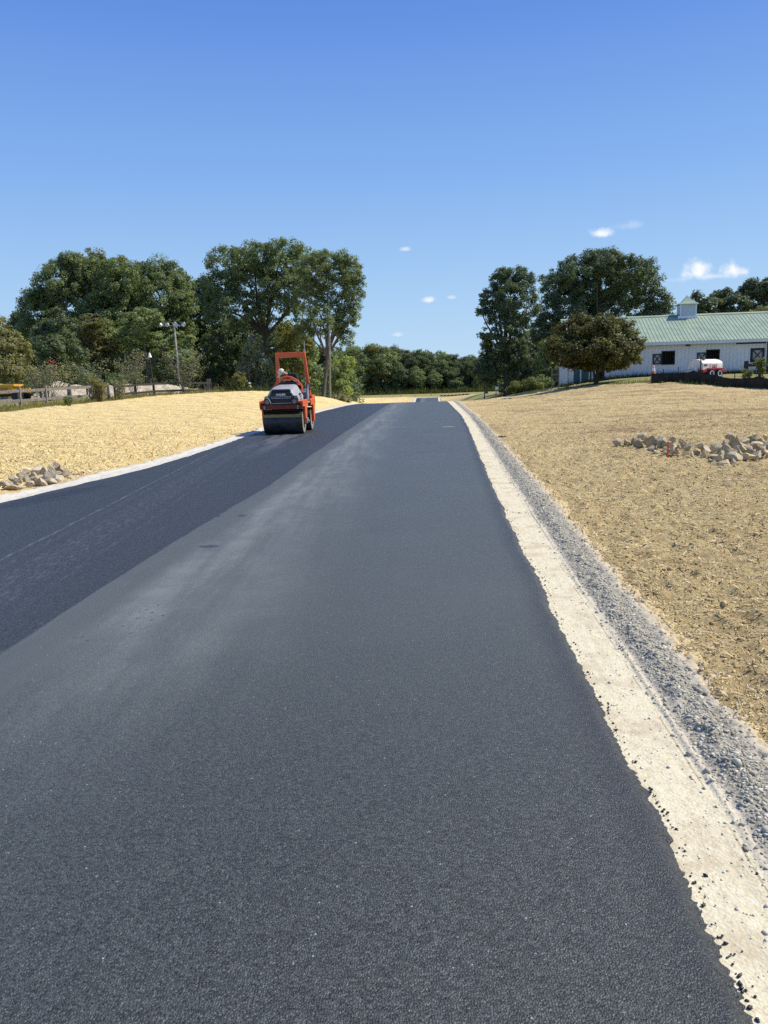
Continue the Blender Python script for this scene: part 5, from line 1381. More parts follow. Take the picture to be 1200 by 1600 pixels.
    MB().prism([(hw-.25, rz-.06), (hw, rz+.075), (hw+.25, rz-.06), (hw, rz+.04)], xl-.3, xr+.3, 'X').build('ridge_cap', ROOFM, root)
    MB().box(xl-.3, xr+.3, e0-.03, e0-.005, wt+.0, et-.02).build('fascia', SID, root)
    MB().box(xl-.3, xr+.3, e0+.0, -.002, wt+.005, wt+.035).build('soffit', TRIM, root)
    MB().box(wp(1150, 540)[0], xr, -.045, -.005, wt-.12, wt).build('door_track', TRIM, root)
    q = wp(1074.5, 542)[0]; MB().box(q-.16, q+.16, -.2, -.0, wt-.14, wt-.02).build('eave_lamp', TRIM, root)
    q = wp(1196, 560)[0]; MB().box(q-.03, q+.03, -.08, -.03, -.5, wt).build('downspout', SID, root)
    MB().box(wp(1197.5, 560)[0], wp(1197.5, 560)[0]+1.25, -.06, -.035, -.5, wt-.15).build('door', simple('navy_door', (.02, .035, .09), .5, .4), root)
    # cupola on the ridge
    def rp(px):
        Yd = 68.
        for _ in range(12):
            p = at(px, 495, Yd); Yd = o0.y+(p.x-o0.x)*math.tan(A)+hw/dx
        return (p.x-o0.x)*dx+(Yd-o0.y)*dy
    cx = rp(1072.5); cw = .62; cz = rz-.35; ctop = rz+.83
    CUP = simple('cupola_white', (.52, .57, .60), .5, .4, var=.05)
    mb = MB().box(cx-cw, cx+cw, hw-cw, hw+cw, cz, ctop)
    for i in range(9):
        z = rz+.02+i*.085; mb.box(cx-cw+.09, cx+cw-.09, hw-cw-.02, hw-cw-.002, z, z+.05); mb.box(cx-cw-.02, cx-cw-.002, hw-cw+.09, hw+cw-.09, z, z+.05)
    cu = mb.build('cupola', CUP, root)
    tr = MB()
    for sx in (-1, 1):
        for sy in (-1, 1): tr.box(cx+sx*cw-.05*(1 if sx > 0 else 1), cx+sx*cw+.05, hw+sy*cw-.05, hw+sy*cw+.05, cz, ctop+.01)
    tr.build('corner_board', WHITE, cu)
    MB().box(cx-cw-.22, cx+cw+.10, hw-cw-.12, hw-cw-.03, rz-.36, rz-.10).build('flashing', WHITE, cu)
    v = []; fcs = []; pr = [(cw+.20, ctop+.012), (cw+.13, ctop+.10), (cw*.72, ctop+.26), (cw*.38, ctop+.50), (.0, ctop+.82)]
    for w_, z in pr[:-1]: v += [(cx-w_, hw-w_, z), (cx+w_, hw-w_, z), (cx+w_, hw+w_, z), (cx-w_, hw+w_, z)]
    v.append((cx, hw, pr[-1][1])); nl = len(pr)-1
    for i in range(nl-1):
        for j in range(4): fcs.append((i*4+j, i*4+(j+1) % 4, i*4+4+(j+1) % 4, i*4+4+j))
    for j in range(4): fcs.append(((nl-1)*4+j, (nl-1)*4+(j+1) % 4, nl*4))
    fcs.append((3, 2, 1, 0)); MB().add(v, fcs).build('cupola_roof', ROOFM, cu)


barn()


# ------------------------------------------------------------------ right side objects
def silt_fence():
    pts = [(1018, 596, 584, 48.2), (1036, 596.5, 583.2, 47.6), (1063, 598, 582.8, 46.8), (1080, 600, 581.2, 46), (1083.5, 600, 578.6, 45.8), (1094, 599.5, 582.5, 45.3), (1108, 601, 585, 44.6), (1120, 603, 585.5, 44), (1130, 604.5, 589.5, 43.4),
           (1142, 607, 591, 42.8), (1160, 607.5, 591.3, 42.2), (1177, 608, 590, 41.6), (1186, 608.5, 587.6, 41.2), (1200, 609, 591.6, 40.5), (1260, 612, 594, 38.5)]
    n = 190; u = np.linspace(0, 1, n); P = np.array(pts, float); uu = np.linspace(0, 1, len(pts))
    px = np.interp(u, (P[:, 0]-P[0, 0])/(P[-1, 0]-P[0, 0]), P[:, 0]); top = np.interp(px, P[:, 0], P[:, 2]); Dd = np.interp(px, P[:, 0], P[:, 3])
    base = at(1018, 596, 48.2); base.z = Hs(base.x, base.y)
    root = empty('silt_fence', base, 0, 'sagging black silt fence on stakes in front of the barn', 'silt fence')
    m, N, L, b = mat('silt_fabric', .75, .25); g = N.new('ShaderNodeNewGeometry'); nn = noise_node(N, L, 2.2, 5, g.outputs['Position']); L.new(ramp(N, L, nn.outputs['Fac'], [(.3, (.008, .008, .006)), (.7, (.030, .028, .020))]), b.inputs['Base Color'])
    V = []; rows = 9
    r = np.random.default_rng(9)
    for i in range(n):
        q = at(px[i], top[i], Dd[i]); gz = Hs(q.x, q.y); ht = max(.42, q.z-gz)
        for j in range(rows):
            t = j/(rows-1); fold = .055*math.sin(i*.55+2.2*vnoise(np.array([i*.12]), np.array([j*.2]), 6)[0])*(1-.3*t)+.05*vnoise(np.array([i*.21]), np.array([j*.35]), 7)[0]
            V.append((q.x-base.x, q.y-base.y+fold-.06*math.sin(t*3.1), gz-.05+(ht+.05)*t-base.z))
    V = np.array(V); F = grid_faces(n, rows)
    # thickness: a second skin 8 mm behind
    V2 = V+np.array([0, .008, 0]); F2 = F[:, ::-1]+len(V)
    mesh_np('fabric', np.r_[V, V2], np.r_[F, F2], m, root, smooth=True)
    for sx, up in ((1019, 580), (1036.5, 576.5), (1060, 573), (1094, 577), (1117, 579), (1148, 583.5), (1185.5, 575), (1215, 585)):
        Dp = np.interp(sx, P[:, 0], P[:, 3])+.07; q = at(sx, up, Dp); gz = Hs(q.x, q.y); MB().bar((q.x-base.x, q.y-base.y, gz-.3-base.z), (q.x-base.x+.01, q.y-base.y, q.z-base.z), .035).build('stake', WOOD_DARK, root)


silt_fence()

b = at(1021, 588, 49.2); b.z = Hs(b.x, b.y); top = at(1021.3, 570.5, 49.2).z-b.z; k = top/.72
root = empty('traffic_cone', b, .3, 'orange traffic cone with white bands at the left end of the silt fence', 'traffic cone', scale=k)
CO = simple('cone_orange', (.85, .16, .03), .5, .4, var=.1)
MB().box(-.19, .19, -.19, .19, -.02, .035).build('base', CO, root, bevel=.01)
def cr(z): return .135-.110*(z-.035)/.685
MB().lathe([(cr(z)+d, z) for z, d in ((.036, .015), (.06, 0), (.30, 0), (.72, 0))]+[(0, .72)], 24).build('cone', CO, root, smooth=True)
for z0, z1 in ((.45, .61), (.65, .71)): MB().lathe([(cr(z0)+.001, z0), (cr(z0)+.005, z0), (cr(z1)+.005, z1), (cr(z1)+.001, z1)], 24, close=True).build('band', WHITE, root, smooth=True)


def trailer():
    b = at(1097, 592, 49.0); b.z = Hs(b.x, b.y); root = empty('tank_trailer', b, math.radians(27), 'cream water tank on a small red trailer behind the silt fence', 'trailer')
    CREAM = simple('cream_tank', (.78, .72, .58), .45, .4, var=.05, scale=2, dirt=(.6, .5, .36), dirt_amt=.3); RED = simple('red_paint', (.36, .018, .025), .4, .5, var=.15)
    zt = at(1097, 578, 49).z-b.z; ztop = at(1105, 561, 49.5).z-b.z; h = ztop-zt; L_ = 1.85; Wd = 1.12
    # tank: barrel topped body lofted along x
    prof = [(0, 0), (Wd, 0), (Wd, h*.60), (Wd*.93, h*.76), (Wd*.75, h*.92), (Wd*.5, h), (Wd*.25, h*.92), (Wd*.07, h*.76), (0, h*.60)]
    MB().prism([(y, zt+z) for y, z in prof], 0, L_, 'X').build('tank', CREAM, root, smooth=True, bevel=.03)
    t = root.children[-1]
    for x in (.70, 1.28): MB().box(x, x+.07, -.025, -.003, zt+.03, zt+h*.58).build('rib', CREAM, t)
    # maker's plates: unreadable red and dark print
    pl = MB().box(.86, 1.20, -.012, -.003, zt+.10, zt+h*.52).build('sign_plate', simple('plate_pale', (.70, .55, .50), .6, .3), t)
    rd = simple('print_red', (.40, .06, .06), .6, .3); mb = MB(); r = random.Random(4)
    for z, hh in ((zt+h*.40, .045), (zt+h*.28, .03), (zt+h*.16, .07)):
        x = .89
        while x < 1.15: w = r.uniform(.02, .05); mb.box(x, min(1.18, x+w), -.018, -.013, z, z+hh); x += w+.012
    mb.build('print', rd, pl)
    MB().box(.12, .42, -.012, -.003, zt+h*.36, zt+h*.52).build('label_plate', simple('plate_dark', (.12, .09, .07), .6, .3), t)
    MB().box(-.1, L_+.25, -.12, Wd+.1, zt-.16, zt-.01).build('bed', RED, root, bevel=.01); MB().box(-.02, L_+.1, .06, Wd-.06, zt-.30, zt-.165).build('chassis', BLACK, root)
    for x in (.62, 1.35):
        for y in (-.14, Wd+.02):
            w = MB().lathe([(.15, -.09), (.27, -.09), (.30, -.05), (.30, .05), (.27, .09), (.15, .09)], 24, 'Y', (x, y, .30)).build('wheel', BLACK, root, smooth=True)
            MB().lathe([(0, -.05), (.08, -.07), (.165, -.095), (.185, -.095), (.185, .095), (.0, .08)], 20, 'Y', (x, y, .30)).build('rim', WHITE, w, smooth=True)
        MB().prism([(x-.36, .56), (x-.30, .64), (x+.30, .64), (x+.36, .56)], -.24, -.05, 'Y').build('fender', RED, root)
    MB().bar((-.1, Wd/2, zt-.2), (-1.2, Wd/2, .35), .08).build('drawbar', BLACK, root)
    MB().box(-.62, -.15, .2, .8, zt-.14, zt+.12).tube([(-.4, .5, zt+.13), (-.4, .5, zt+.28)], .06, 8).build('pump', simple('pump_grey', (.45, .46, .46), .5, .4, dirt=(.2, .2, .2)), root, bevel=.02)
    st = MB().tube([(-.2, -.02, zt-.2), (-.2, -.02, zt+.72), (-.14, -.02, zt+.80), (-.05, -.02, zt+.82)], .035, 8).build('fill_pipe', BLACK, root, smooth=True)
    MB().tube([(.03, -.02, zt+.84), (.03, -.02, zt+.58)], .09, 10).build('canister', simple('canister_grey', (.22, .22, .24), .5, .4), st, smooth=True)


trailer()

# dark board fence at the right frame edge
b = at(1164.5, 600, 50.5); b.z = Hs(b.x, b.y); root = empty('board_fence', b, -.12, 'near black board fence in front of the barn at the right edge', 'fence')
zt = at(1164.5, 564, 50.5).z-b.z
for x in (0, 2.5, 5.0): MB().box(x-.11, x+.11, -.1, .1, -.3, zt).build('post', WOOD_DARK, root, bevel=.01)
for dz in (-.05, -.55): MB().box(-.18, 5.1, -.155, -.105, zt+dz-.33, zt+dz-.13).build('rail', WOOD_DARK, root)
make_shrub('tall yellow green weed standing before the dark board fence', 1187, 607, 42.5, 16, 40, LEAF['lime'], 221, 7, leaf=.10, per=26, bare=.1, low=.3, name='weed', cat='weed')
make_shrub('low feathery weed left of the tall yellow green weed', 1166, 606, 44, 16, 22, LEAF['lime'], 222, 8, leaf=.09, per=20, bare=.2, low=.2, name='weed', cat='weed')
# dim rail fence in the shade left of the barn
fence('shaded wooden fence between the bushes and the barn end', [(862, 74), (873, 73.4), (884, 72.6)], simple('shade_wood', (.22, .19, .16), .9, .1), (.55, 1.15), 1.75, .10, post_w=.12)

# far small things
b = at(773, 618, 88); b.z = Hs(b.x, b.y); root = empty('marker_post', b, 0, 'thin leaning post with a white head below the tall narrow tree', 'marker post')
t = at(776.2, 609, 88)-b; MB().bar((0, 0, -.2), t, .05).build('post', WOOD_RAW, root); MB().box(t.x-.17, t.x+.17, t.y-.03, t.y+.03, t.z-.02, t.z+.36).build('sign_face', WHITE, root, bevel=.02)
for px, D in ((596.5, 206), (614.5, 208), (625.5, 206), (648.5, 214), (674, 216)):
    b = at(px, 622, D); b.z = Hs(b.x, D)
    o = MB().box(-.06, .06, -.06, .06, -.2, 1.05).build('survey_stake', WOOD_RAW); o.location = b
    tag(o, 'tiny wooden survey stake in the far straw by the road', 'stake', 'survey stakes beside the far road')
b = at(688, 621, 212); b.z = Hs(b.x, b.y); mb = MB()
for i in range(24):
    q = at(688+i*1.9, 621, 212-i*.35)-b; q2 = at(688+(i+1)*1.9, 621, 212-(i+1)*.35)-b; g1 = Hs(q.x+b.x, q.y+b.y)-b.z; g2 = Hs(q2.x+b.x, q2.y+b.y)-b.z
    h1 = .28+.12*math.sin(i*2.1); h2 = .28+.12*math.sin((i+1)*2.1)
    mb.hexa([(q.x, q.y, g1-.1), (q2.x, q2.y, g2-.1), (q2.x, q2.y+.03, g2-.1), (q.x, q.y+.03, g1-.1)], [(q.x, q.y, g1+h1), (q2.x, q2.y, g2+h2), (q2.x, q2.y+.03, g2+h2), (q.x, q.y+.03, g1+h1)])
single('silt_fence', 'thin dark line of silt fence across the far straw field', 'silt fence', mb, simple('far_fabric', (.03, .028, .024), .8, .2), b)

# ------------------------------------------------------------------ road roller
def lettering(txt, size, m, parent, M_, name='lettering', depth=.004):
    cu = bpy.data.curves.new('t', 'FONT'); cu.body = txt; cu.size = size; cu.align_x = 'CENTER'; cu.align_y = 'CENTER'; cu.extrude = depth; cu.offset = size*.03
    to = bpy.data.objects.new('t', cu); COL.objects.link(to); bpy.context.view_layer.update()
    me = bpy.data.meshes.new_from_object(to.evaluated_get(bpy.context.evaluated_depsgraph_get())); bpy.data.objects.remove(to)
    me.name = name; me.materials.clear(); me.materials.append(m); o = link(bpy.data.objects.new(name, me), parent); o.matrix_local = M_; return o


ROLL_K = 1.03
_p = Vector((*[float(v) for v in (at(446, 679, 23.6).x, 23.6)], 0))
_rz = -math.atan(.055)
_c = Vector((0, .83*ROLL_K, 0)); _c.rotate(Matrix.Rotation(_rz, 3, 'Z'))
ROLL_POS = Vector((_p.x+_c.x, _p.y+_c.y, float(ZR(23.9))+RT-.008))


def roller():
    root = empty('road_roller', ROLL_POS, _rz, 'orange and grey tandem road roller driving toward the viewer on the dark lane', 'road roller', scale=ROLL_K)
    GREY = simple('hood_grey', (.34, .34, .335), .38, .5, var=.08, scale=2, dirt=(.26, .25, .23), dirt_amt=.35)
    DRUM = simple('drum_steel', (.030, .031, .034), .42, .5, .3, var=.4, scale=5, dirt=(.07, .065, .06), dirt_amt=.5)
    DUST = simple('drum_side', (.33, .27, .20), .75, .2, var=.35, scale=6, dirt=(.12, .10, .08), dirt_amt=.6)
    CHROME = simple('pale_trim', (.42, .42, .42), .4, .5, .3); LENS = simple('lens', (.20, .20, .19), .3, .4); YEL = simple('scraper_yellow', (.30, .22, .06), .6, .3, var=.3, scale=12, dirt=(.05, .05, .05), dirt_amt=.5)
    RW = .585; R_ = .36
    for y in (-.83, .83):
        d = MB().lathe([(R_-.012, -RW), (R_, -RW+.012), (R_, RW-.012), (R_-.012, RW)], 56, 'X', (0, y, R_)).build('drum', DRUM, root, smooth=True)
        for s in (-1, 1):
            MB().lathe([(R_-.013, s*(RW+.001)), (R_-.045, s*(RW+.001)), (R_-.05, s*(RW-.10)), (.16, s*(RW-.10)), (.15, s*(RW-.04)), (.0, s*(RW-.04))], 48, 'X', (0, y, R_)).build('drum_end', DUST, d, smooth=True)
            mb = MB().lathe([(.10, s*(RW-.045)), (.10, s*(RW+.02)), (.0, s*(RW+.02))], 20, 'X', (0, y, R_))
            for k in range(8): a = k*math.pi/4; mb.lathe([(.016, s*(RW+.0)), (.016, s*(RW+.035)), (0, s*(RW+.035))], 6, 'X', (0, y+.075*math.cos(a), R_+.075*math.sin(a)))
            mb.build('hub', STEEL, d, smooth=True)
        f = -1 if y < 0 else 1
        # scraper and sprinkler bar
        MB().box(-.57, .57, y+f*(.285)-.02, y+f*.285+.02, .55, .585).box(-.57, .57, y+f*.33-.004, y+f*.33+.004, .495, .58).build('scraper', YEL, root)
        MB().tube([(-.54, y+f*.22, .69), (.54, y+f*.22, .69)], .025, 8).build('sprinkler_bar', BLACK, root, smooth=True)
        # frame of this end
        BEAM_SHADE = simple('shaded_orange', (.20, .034, .014), .6, .3, var=.3, scale=6, dirt=(.05, .035, .03), dirt_amt=.6)  # darker version of the orange: the beam's shade is put into its colour
        MB().box(-.635, .615, min(y+f*.46, y+f*.40)-.001, max(y+f*.46, y+f*.40)+.012, .735, .862).build('cross_beam', BEAM_SHADE, root, bevel=.01)
        fr = MB(); y0, y1 = (y+f*.46, y+f*.36); ya, yb = min(y0, y1), max(y0, y1)
        fr.box(-.60, .60, y+f*.36-.03, y+f*.36+.03, .76, .85)
        for s in (-1, 1):
            xx0, xx1 = (s*.60, s*.645); xa, xb = min(xx0, xx1), max(xx0, xx1)
            yi, yo = y-f*.52, y+f*.46
            lo, hi = min(yi, yo), max(yi, yo)
            fr.prism([(lo, .80), (hi, .78), (hi, .93), (hi-f*0-.06, 1.0), (lo+.06, 1.0), (lo, .95)], xa, xb, 'X')
            # drum arm
            fr.prism([(y-.20, .82), (y+.20, .82), (y+.13, .42), (y+.09, .27), (y-.09, .27), (y-.13, .42)], xa+.002*s, xb+.02*s if s > 0 else xb, 'X')
            fr.box(min(s*.46, s*.60), max(s*.46, s*.60), lo, hi, .92, .97)
        fr.build('front_frame' if f < 0 else 'rear_frame', ORANGE, root, bevel=.012)
    MB().box(-.20, .20, -.34, .34, .45, .80).box(-.46, .46, -.40, -.16, .60, .95).box(-.46, .46, .16, .45, .60, .95).build('articulation', BLACK, root, bevel=.02)
    # tie down bracket, hydraulic block by the right arm
    MB().box(.648, .70, -.95, -.70, .30, .46).lathe([(.05, .66), (.05, .74), (0, .74)], 10, 'X', (0, -.83, .36)).build('drum_motor', STEEL, root, bevel=.01)
    # hood: lofted
    st = [(-1.245, .87, 1.24, .455, .30), (-1.12, .86, 1.31, .468, .305), (-.80, .86, 1.37, .475, .30), (-.45, .86, 1.42, .475, .285), (-.10, .86, 1.45, .475, .265)]
    V = []; F = []
    for y, zb, zt, wb, wt in st:
        zm = zb+(zt-zb)*.42
        V += [(-wb, y, zb), (-wb, y, zm), (-wt-.075, y, zt-.10), (-wt-.02, y, zt-.02), (-wt+.05, y, zt), (wt-.05, y, zt), (wt+.02, y, zt-.02), (wt+.075, y, zt-.10), (wb, y, zm), (wb, y, zb)]
    n = 10
    for i in range(len(st)-1):
        for k in range(n): F.append((i*n+k, i*n+(k+1) % n, (i+1)*n+(k+1) % n, (i+1)*n+k))
    F += [tuple(range(n))[::-1], tuple((len(st)-1)*n+k for k in range(n))]
    hood = MB().add(V, F).build('hood', GREY, root, smooth=True, bevel=.015)
    # side louvres on the right flank
    mb = MB()
    for k in range(3): mb.hexa([(.40, -.72+k*.02, 1.14-k*.07), (.482, -.72+k*.02, 1.12-k*.07), (.482, -.50+k*.02, 1.15-k*.07), (.40, -.50+k*.02, 1.17-k*.07)], [(.40, -.72+k*.02, 1.17-k*.07), (.484, -.72+k*.02, 1.15-k*.07), (.484, -.50+k*.02, 1.18-k*.07), (.40, -.50+k*.02, 1.20-k*.07)])
    mb.build('louvre', BLACK, hood)
    g = MB().prism([(-.315, .88), (.315, .88), (.325, 1.14), (.28, 1.235), (-.28, 1.235), (-.325, 1.14)], -1.275, -1.235, 'Y').build('grille', BLACK, root, bevel=.01)
    for z, w in ((.905, .30), (.955, .29), (1.005, .30), (1.05, .30), (1.09, .30)): MB().box(-w, w, -1.285, -1.272, z, z+.012).build('slat', CHROME if z in (.905, 1.09, 1.05) else BLACK, g)
    MB().prism([(-.30, 1.235), (.30, 1.235), (.26, 1.315), (-.26, 1.315)], -1.262, -1.12, 'Y').build('nose_cap', BLACK, root, bevel=.02)
    lettering('HAMM', .092, WHITE, root, Matrix.Translation((0, -1.279, 1.155)) @ Matrix.Rotation(math.radians(90), 4, 'X'))
    for s in (-1, 1):
        P = [(s*.30, .865), (s*.49, .86), (s*.50, 1.02), (s*.46, 1.13), (s*.36, 1.12), (s*.29, .98)]
        pod = MB().prism(P if s > 0 else P[::-1], -1.31, -1.15, 'Y').build('headlight', BLACK, root, bevel=.02)
        MB().lathe([(.052, -1.325), (.045, -1.33), (0, -1.322)], 20, 'Y', (s*.40, 0, .955)).lathe([(.064, -1.312), (.064, -1.328), (.053, -1.328)], 20, 'Y', (s*.40, 0, .955)).build('lens', LENS, pod, smooth=True)
        MB().lathe([(.035, -1.315), (.0, -1.32)], 12, 'Y', (s*.44, 0, 1.075)).build('marker_lens', LENS, pod, smooth=True)
        if s < 0: MB().tube([(-.49, -1.325, 1.10), (-.42, -1.335, 1.11), (-.33, -1.335, 1.02), (-.285, -1.33, .90)], .010, 6).build('light_guard', CHROME, pod, smooth=True)
        # stack of tow eyes / reflectors below the lamps
        mb = MB()
        for k in range(2): mb.box(s*.49-.02, s*.49+.02, -1.315, -1.292, .80-k*.055, .83-k*.055)
        mb.build('reflector', CHROME, root)
    # platform, side panel, console, seat
    MB().box(-.60, .60, -.06, 1.02, .93, .985).build('platform', BLACK, root, bevel=.01)
    MB().box(-.52, .52, .62, 1.22, .99, 1.22).box(-.40, .40, 1.0, 1.25, 1.22, 1.3).build('rear_body', GREY, root, bevel=.03)
    MB().prism([(-.05, .90), (.30, .90), (.24, 1.46), (.06, 1.46)], .545, .60, 'X').build('side_panel', simple('panel_bluegrey', (.20, .22, .25), .5, .4, dirt=(.3, .28, .25)), root, bevel=.015)
    MB().box(-.30, .30, -.085, .06, 1.0, 1.45).hexa([(-.28, -.085, 1.45), (.28, -.085, 1.45), (.28, .10, 1.42), (-.28, .10, 1.42)], [(-.24, -.07, 1.53), (.24, -.07, 1.53), (.24, .06, 1.49), (-.24, .06, 1.49)]).build('console', BLACK, root, bevel=.02)
    ang = [2*math.pi*k/20 for k in range(21)]
    sw = MB().tube([(.16*math.cos(a), .13+.08*math.sin(a), 1.50+.11*math.sin(a)) for a in ang], .014, 6, cap=False); sw.tube([(0, .06, 1.43), (0, .13, 1.50)], .02, 6); sw.bar((-.15, .13, 1.50), (.15, .13, 1.50), .02); sw.build('steering_wheel', BLACK, root, smooth=True)
    MB().tube([(-.455, -.10, 1.20), (-.44, -.09, 1.36), (-.30, -.06, 1.55), (-.14, -.05, 1.66), (.0, -.05, 1.69), (.14, -.05, 1.66), (.32, -.06, 1.55), (.44, -.09, 1.40), (.455, -.10, 1.20)], .026, 8).build('handrail', ORANGE, root, smooth=True)
    MB().box(-.12, .12, -.08, -.03, 1.55, 1.63).build('console_cover', ORANGE, root, bevel=.02)
    st_ = MB().box(-.26, .26, .30, .72, 1.02, 1.16).build('seat', BLACK, root, bevel=.04)
    MB().hexa([(-.24, .70, 1.12), (.24, .70, 1.12), (.24, .80, 1.12), (-.24, .80, 1.12)], [(-.21, .80, 1.66), (.21, .80, 1.66), (.21, .88, 1.66), (-.21, .88, 1.66)]).build('backrest', BLACK, st_, bevel=.03)
    MB().box(.30, .40, .20, .66, 1.34, 1.42).tube([(.35, .30, 1.42), (.35, .26, 1.62)], .018, 6).lathe([(.03, 1.62), (.035, 1.66), (.0, 1.70)], 8, 'Z', (.35, .26, 0)).build('armrest', BLACK, root, bevel=.01)
    MB().hexa([(.36, -.03, 1.26), (.58, -.03, 1.26), (.58, .09, 1.26), (.36, .09, 1.26)], [(.36, -.03, 1.30), (.60, -.03, 1.30), (.60, .09, 1.30), (.36, .09, 1.30)]).build('step_plate', CHROME, root)
    MB().tube([(.57, .02, 1.30), (.60, .04, 1.50), (.53, .06, 1.56)], .02, 6).build('grab_handle', BLACK, root, smooth=True)
    # roll bar
    zt = 2.43; y = .78
    mb = MB().bar((-.44, y, .98), (-.44, y, zt), .10, .10, (0, 1, 0)).bar((.555, y, .98), (.41, y, zt), .10, .10, (0, 1, 0)).box(-.49, .458, y-.055, y+.055, zt-.145, zt+.012)
    rb = mb.build('roll_bar', ORANGE, root, bevel=.012)
    MB().box(.50, .62, y-.06, y+.06, 1.30, 1.345).box(.50, .64, y-.05, y+.05, 1.44, 1.48).build('bracket', STEEL, rb)
    MB().tube([(.455, y, zt-.2), (.455, y, zt+.34)], .008, 5).build('aerial', STEEL, rb)
    MB().box(-.62, -.50, 1.26, 1.30, .80, .92).box(.50, .62, 1.26, 1.30, .80, .92).build('tail_lamp', simple('tail_red', (.4, .02, .02), .3, .5), root, bevel=.01)
    MB().box(.50, .64, .62, 1.25, .985, 1.10).box(-.64, -.50, .62, 1.25, .985, 1.10).build('fender', ORANGE, root, bevel=.015)


roller()

# ------------------------------------------------------------------ people
SKIN = simple('skin', (.36, .19, .125), .55, .35, var=.1, scale=8)
HAIR = simple('hair', (.03, .022, .018), .7, .2)


def person(label, loc, rz, J, cap, tops, legs, scale=1., vest=None, group=None, brim=(0, -1, -.15), cap_m=None, shoe_m=None):
    """J: joints; body is one continuous skinned mesh, clothes are skinned shells that follow it"""
    V_ = lambda k: tuple(J[k])
    mid = lambda a, b, t=.5: tuple(Vector(J[a]).lerp(Vector(J[b]), t))
    neck = Vector(J['neck']); head = Vector(J['head']); up = (head-neck).normalized(); fw = Vector(J['face']).normalized(); side = up.cross(fw).normalized()
    ch = [[(V_('pelvis'), .125), (mid('pelvis', 'chest'), .118), (V_('chest'), .135), (mid('chest', 'neck', .7), .085), (V_('neck'), .055), (tuple(head-up*.055), .075), (tuple(head), .092), (tuple(head+up*.07), .075), (tuple(head+up*.115), .035)],
          [(tuple(head), .092), (tuple(head+fw*.085), .022), (tuple(head+fw*.112-up*.012), .012)]]
    for s in ('l', 'r'):
        ch.append([(V_('chest'), .135), (V_('sh_'+s), .062), (mid('sh_'+s, 'el_'+s), .048), (V_('el_'+s), .040), (mid('el_'+s, 'wr_'+s), .036), (V_('wr_'+s), .026), (V_('ha_'+s), .032)])
        w = Vector(J['wr_'+s]); h = Vector(J['ha_'+s]); d = (h-w).normalized(); sd = d.cross(fw).normalized() if d.cross(fw).length > .1 else side
        nrm = sd.cross(d)
        for q, ln in ((-.03, .062), (-.010, .075), (.010, .07), (.03, .055)):
            b = h+sd*q+d*.02; ch.append([(V_('ha_'+s), .032), (tuple(b), .0095), (tuple(b+d*ln*.5-nrm*.008), .0085), (tuple(b+d*ln*.8-nrm*.03), .007)])
        b = w.lerp(h, .6)+sd*.038; ch.append([(V_('ha_'+s), .032), (tuple(b), .010), (tuple(b+d*.035+sd*.015), .0085)])
        ch.append([(V_('pelvis'), .125), (V_('hip_'+s), .088), (mid('hip_'+s, 'kn_'+s), .076), (V_('kn_'+s), .058), (mid('kn_'+s, 'an_'+s, .4), .055), (V_('an_'+s), .038), (V_('to_'+s), .032)])
    body = skinned('person', ch, SKIN); body.location = loc; body.rotation_euler = (0, 0, rz); body.scale = (scale,)*3
    tag(body, label, 'person', group)
    top = [[(V_('pelvis'), .148), (mid('pelvis', 'chest'), .146), (V_('chest'), .162), (mid('chest', 'neck', .7), .10), (mid('chest', 'neck', 1.1), .075)]]
    for s in ('l', 'r'): top.append([(V_('chest'), .162), (V_('sh_'+s), .082), (mid('sh_'+s, 'el_'+s, .6), .066), (mid('sh_'+s, 'el_'+s, .9), .060)] + ([(V_('el_'+s), .056), (mid('el_'+s, 'wr_'+s, .85), .045)] if tops[1] else []))
    skinned('shirt', top, tops[0], body)
    tr = []
    for s in ('l', 'r'): tr.append([(V_('pelvis'), .145), (V_('hip_'+s), .104), (mid('hip_'+s, 'kn_'+s), .092), (V_('kn_'+s), .074), (mid('kn_'+s, 'an_'+s), .070), (mid('kn_'+s, 'an_'+s, .95), .060)])
    skinned('trousers', tr, legs, body)
    for s in ('l', 'r'):
        a = Vector(J['an_'+s]); t = Vector(J['to_'+s]); skinned('shoe', [[(tuple(a+Vector((0, 0, .03))), .05), (tuple(a+Vector((0, 0, -.03))), .05), (tuple(a.lerp(t, .6)+Vector((0, 0, -.01))), .046), (tuple(t+(t-a).normalized()*.05), .038)]], shoe_m or BLACK, body)
    if vest: skinned('vest', [[(mid('pelvis', 'chest', .15), .158), (mid('pelvis', 'chest', .6), .162), (V_('chest'), .172), (mid('chest', 'neck', .6), .112)]], vest, body)
    skinned('hair', [[(tuple(head-up*.02-fw*.045), .075), (tuple(head+up*.05-fw*.03), .078)]], HAIR, body)
    for s in (-1, 1):
        skinned('ear', [[(tuple(head+side*s*.088-up*.01), .014), (tuple(head+side*s*.094-up*.045), .010)]], SKIN, body)
        MB().add([tuple(head+fw*.088+side*s*.034+up*.012+v) for v in (Vector((0, 0, .007)), side*.012, Vector((0, 0, -.007)), side*-.012)]+[tuple(head+fw*.095+side*s*.034+up*.012)], [(0, 1, 4), (1, 2, 4), (2, 3, 4), (3, 0, 4)]).build('eye', BLACK, body)
    # cap: half dome with a brim
    R = Matrix((side, fw, up)).transposed().to_4x4(); R.translation = head+up*.035
    dome = MB().lathe([(.108, 0), (.106, .035), (.092, .075), (.06, .105), (.0, .118)], 20); brimp = [(.105*math.cos(a), .105*math.sin(a)) for a in np.linspace(.25, math.pi-.25, 9)]; outer = [(.098*math.cos(a), .075+.135*math.sin(a)) for a in np.linspace(math.pi-.2, .2, 9)]
    if cap == 'hat': dome.lathe([(.100, .0), (.20, -.025), (.20, -.015), (.104, .012)], 24, close=True)
    else: dome.prism(brimp+outer, -.006, .010, 'Z')
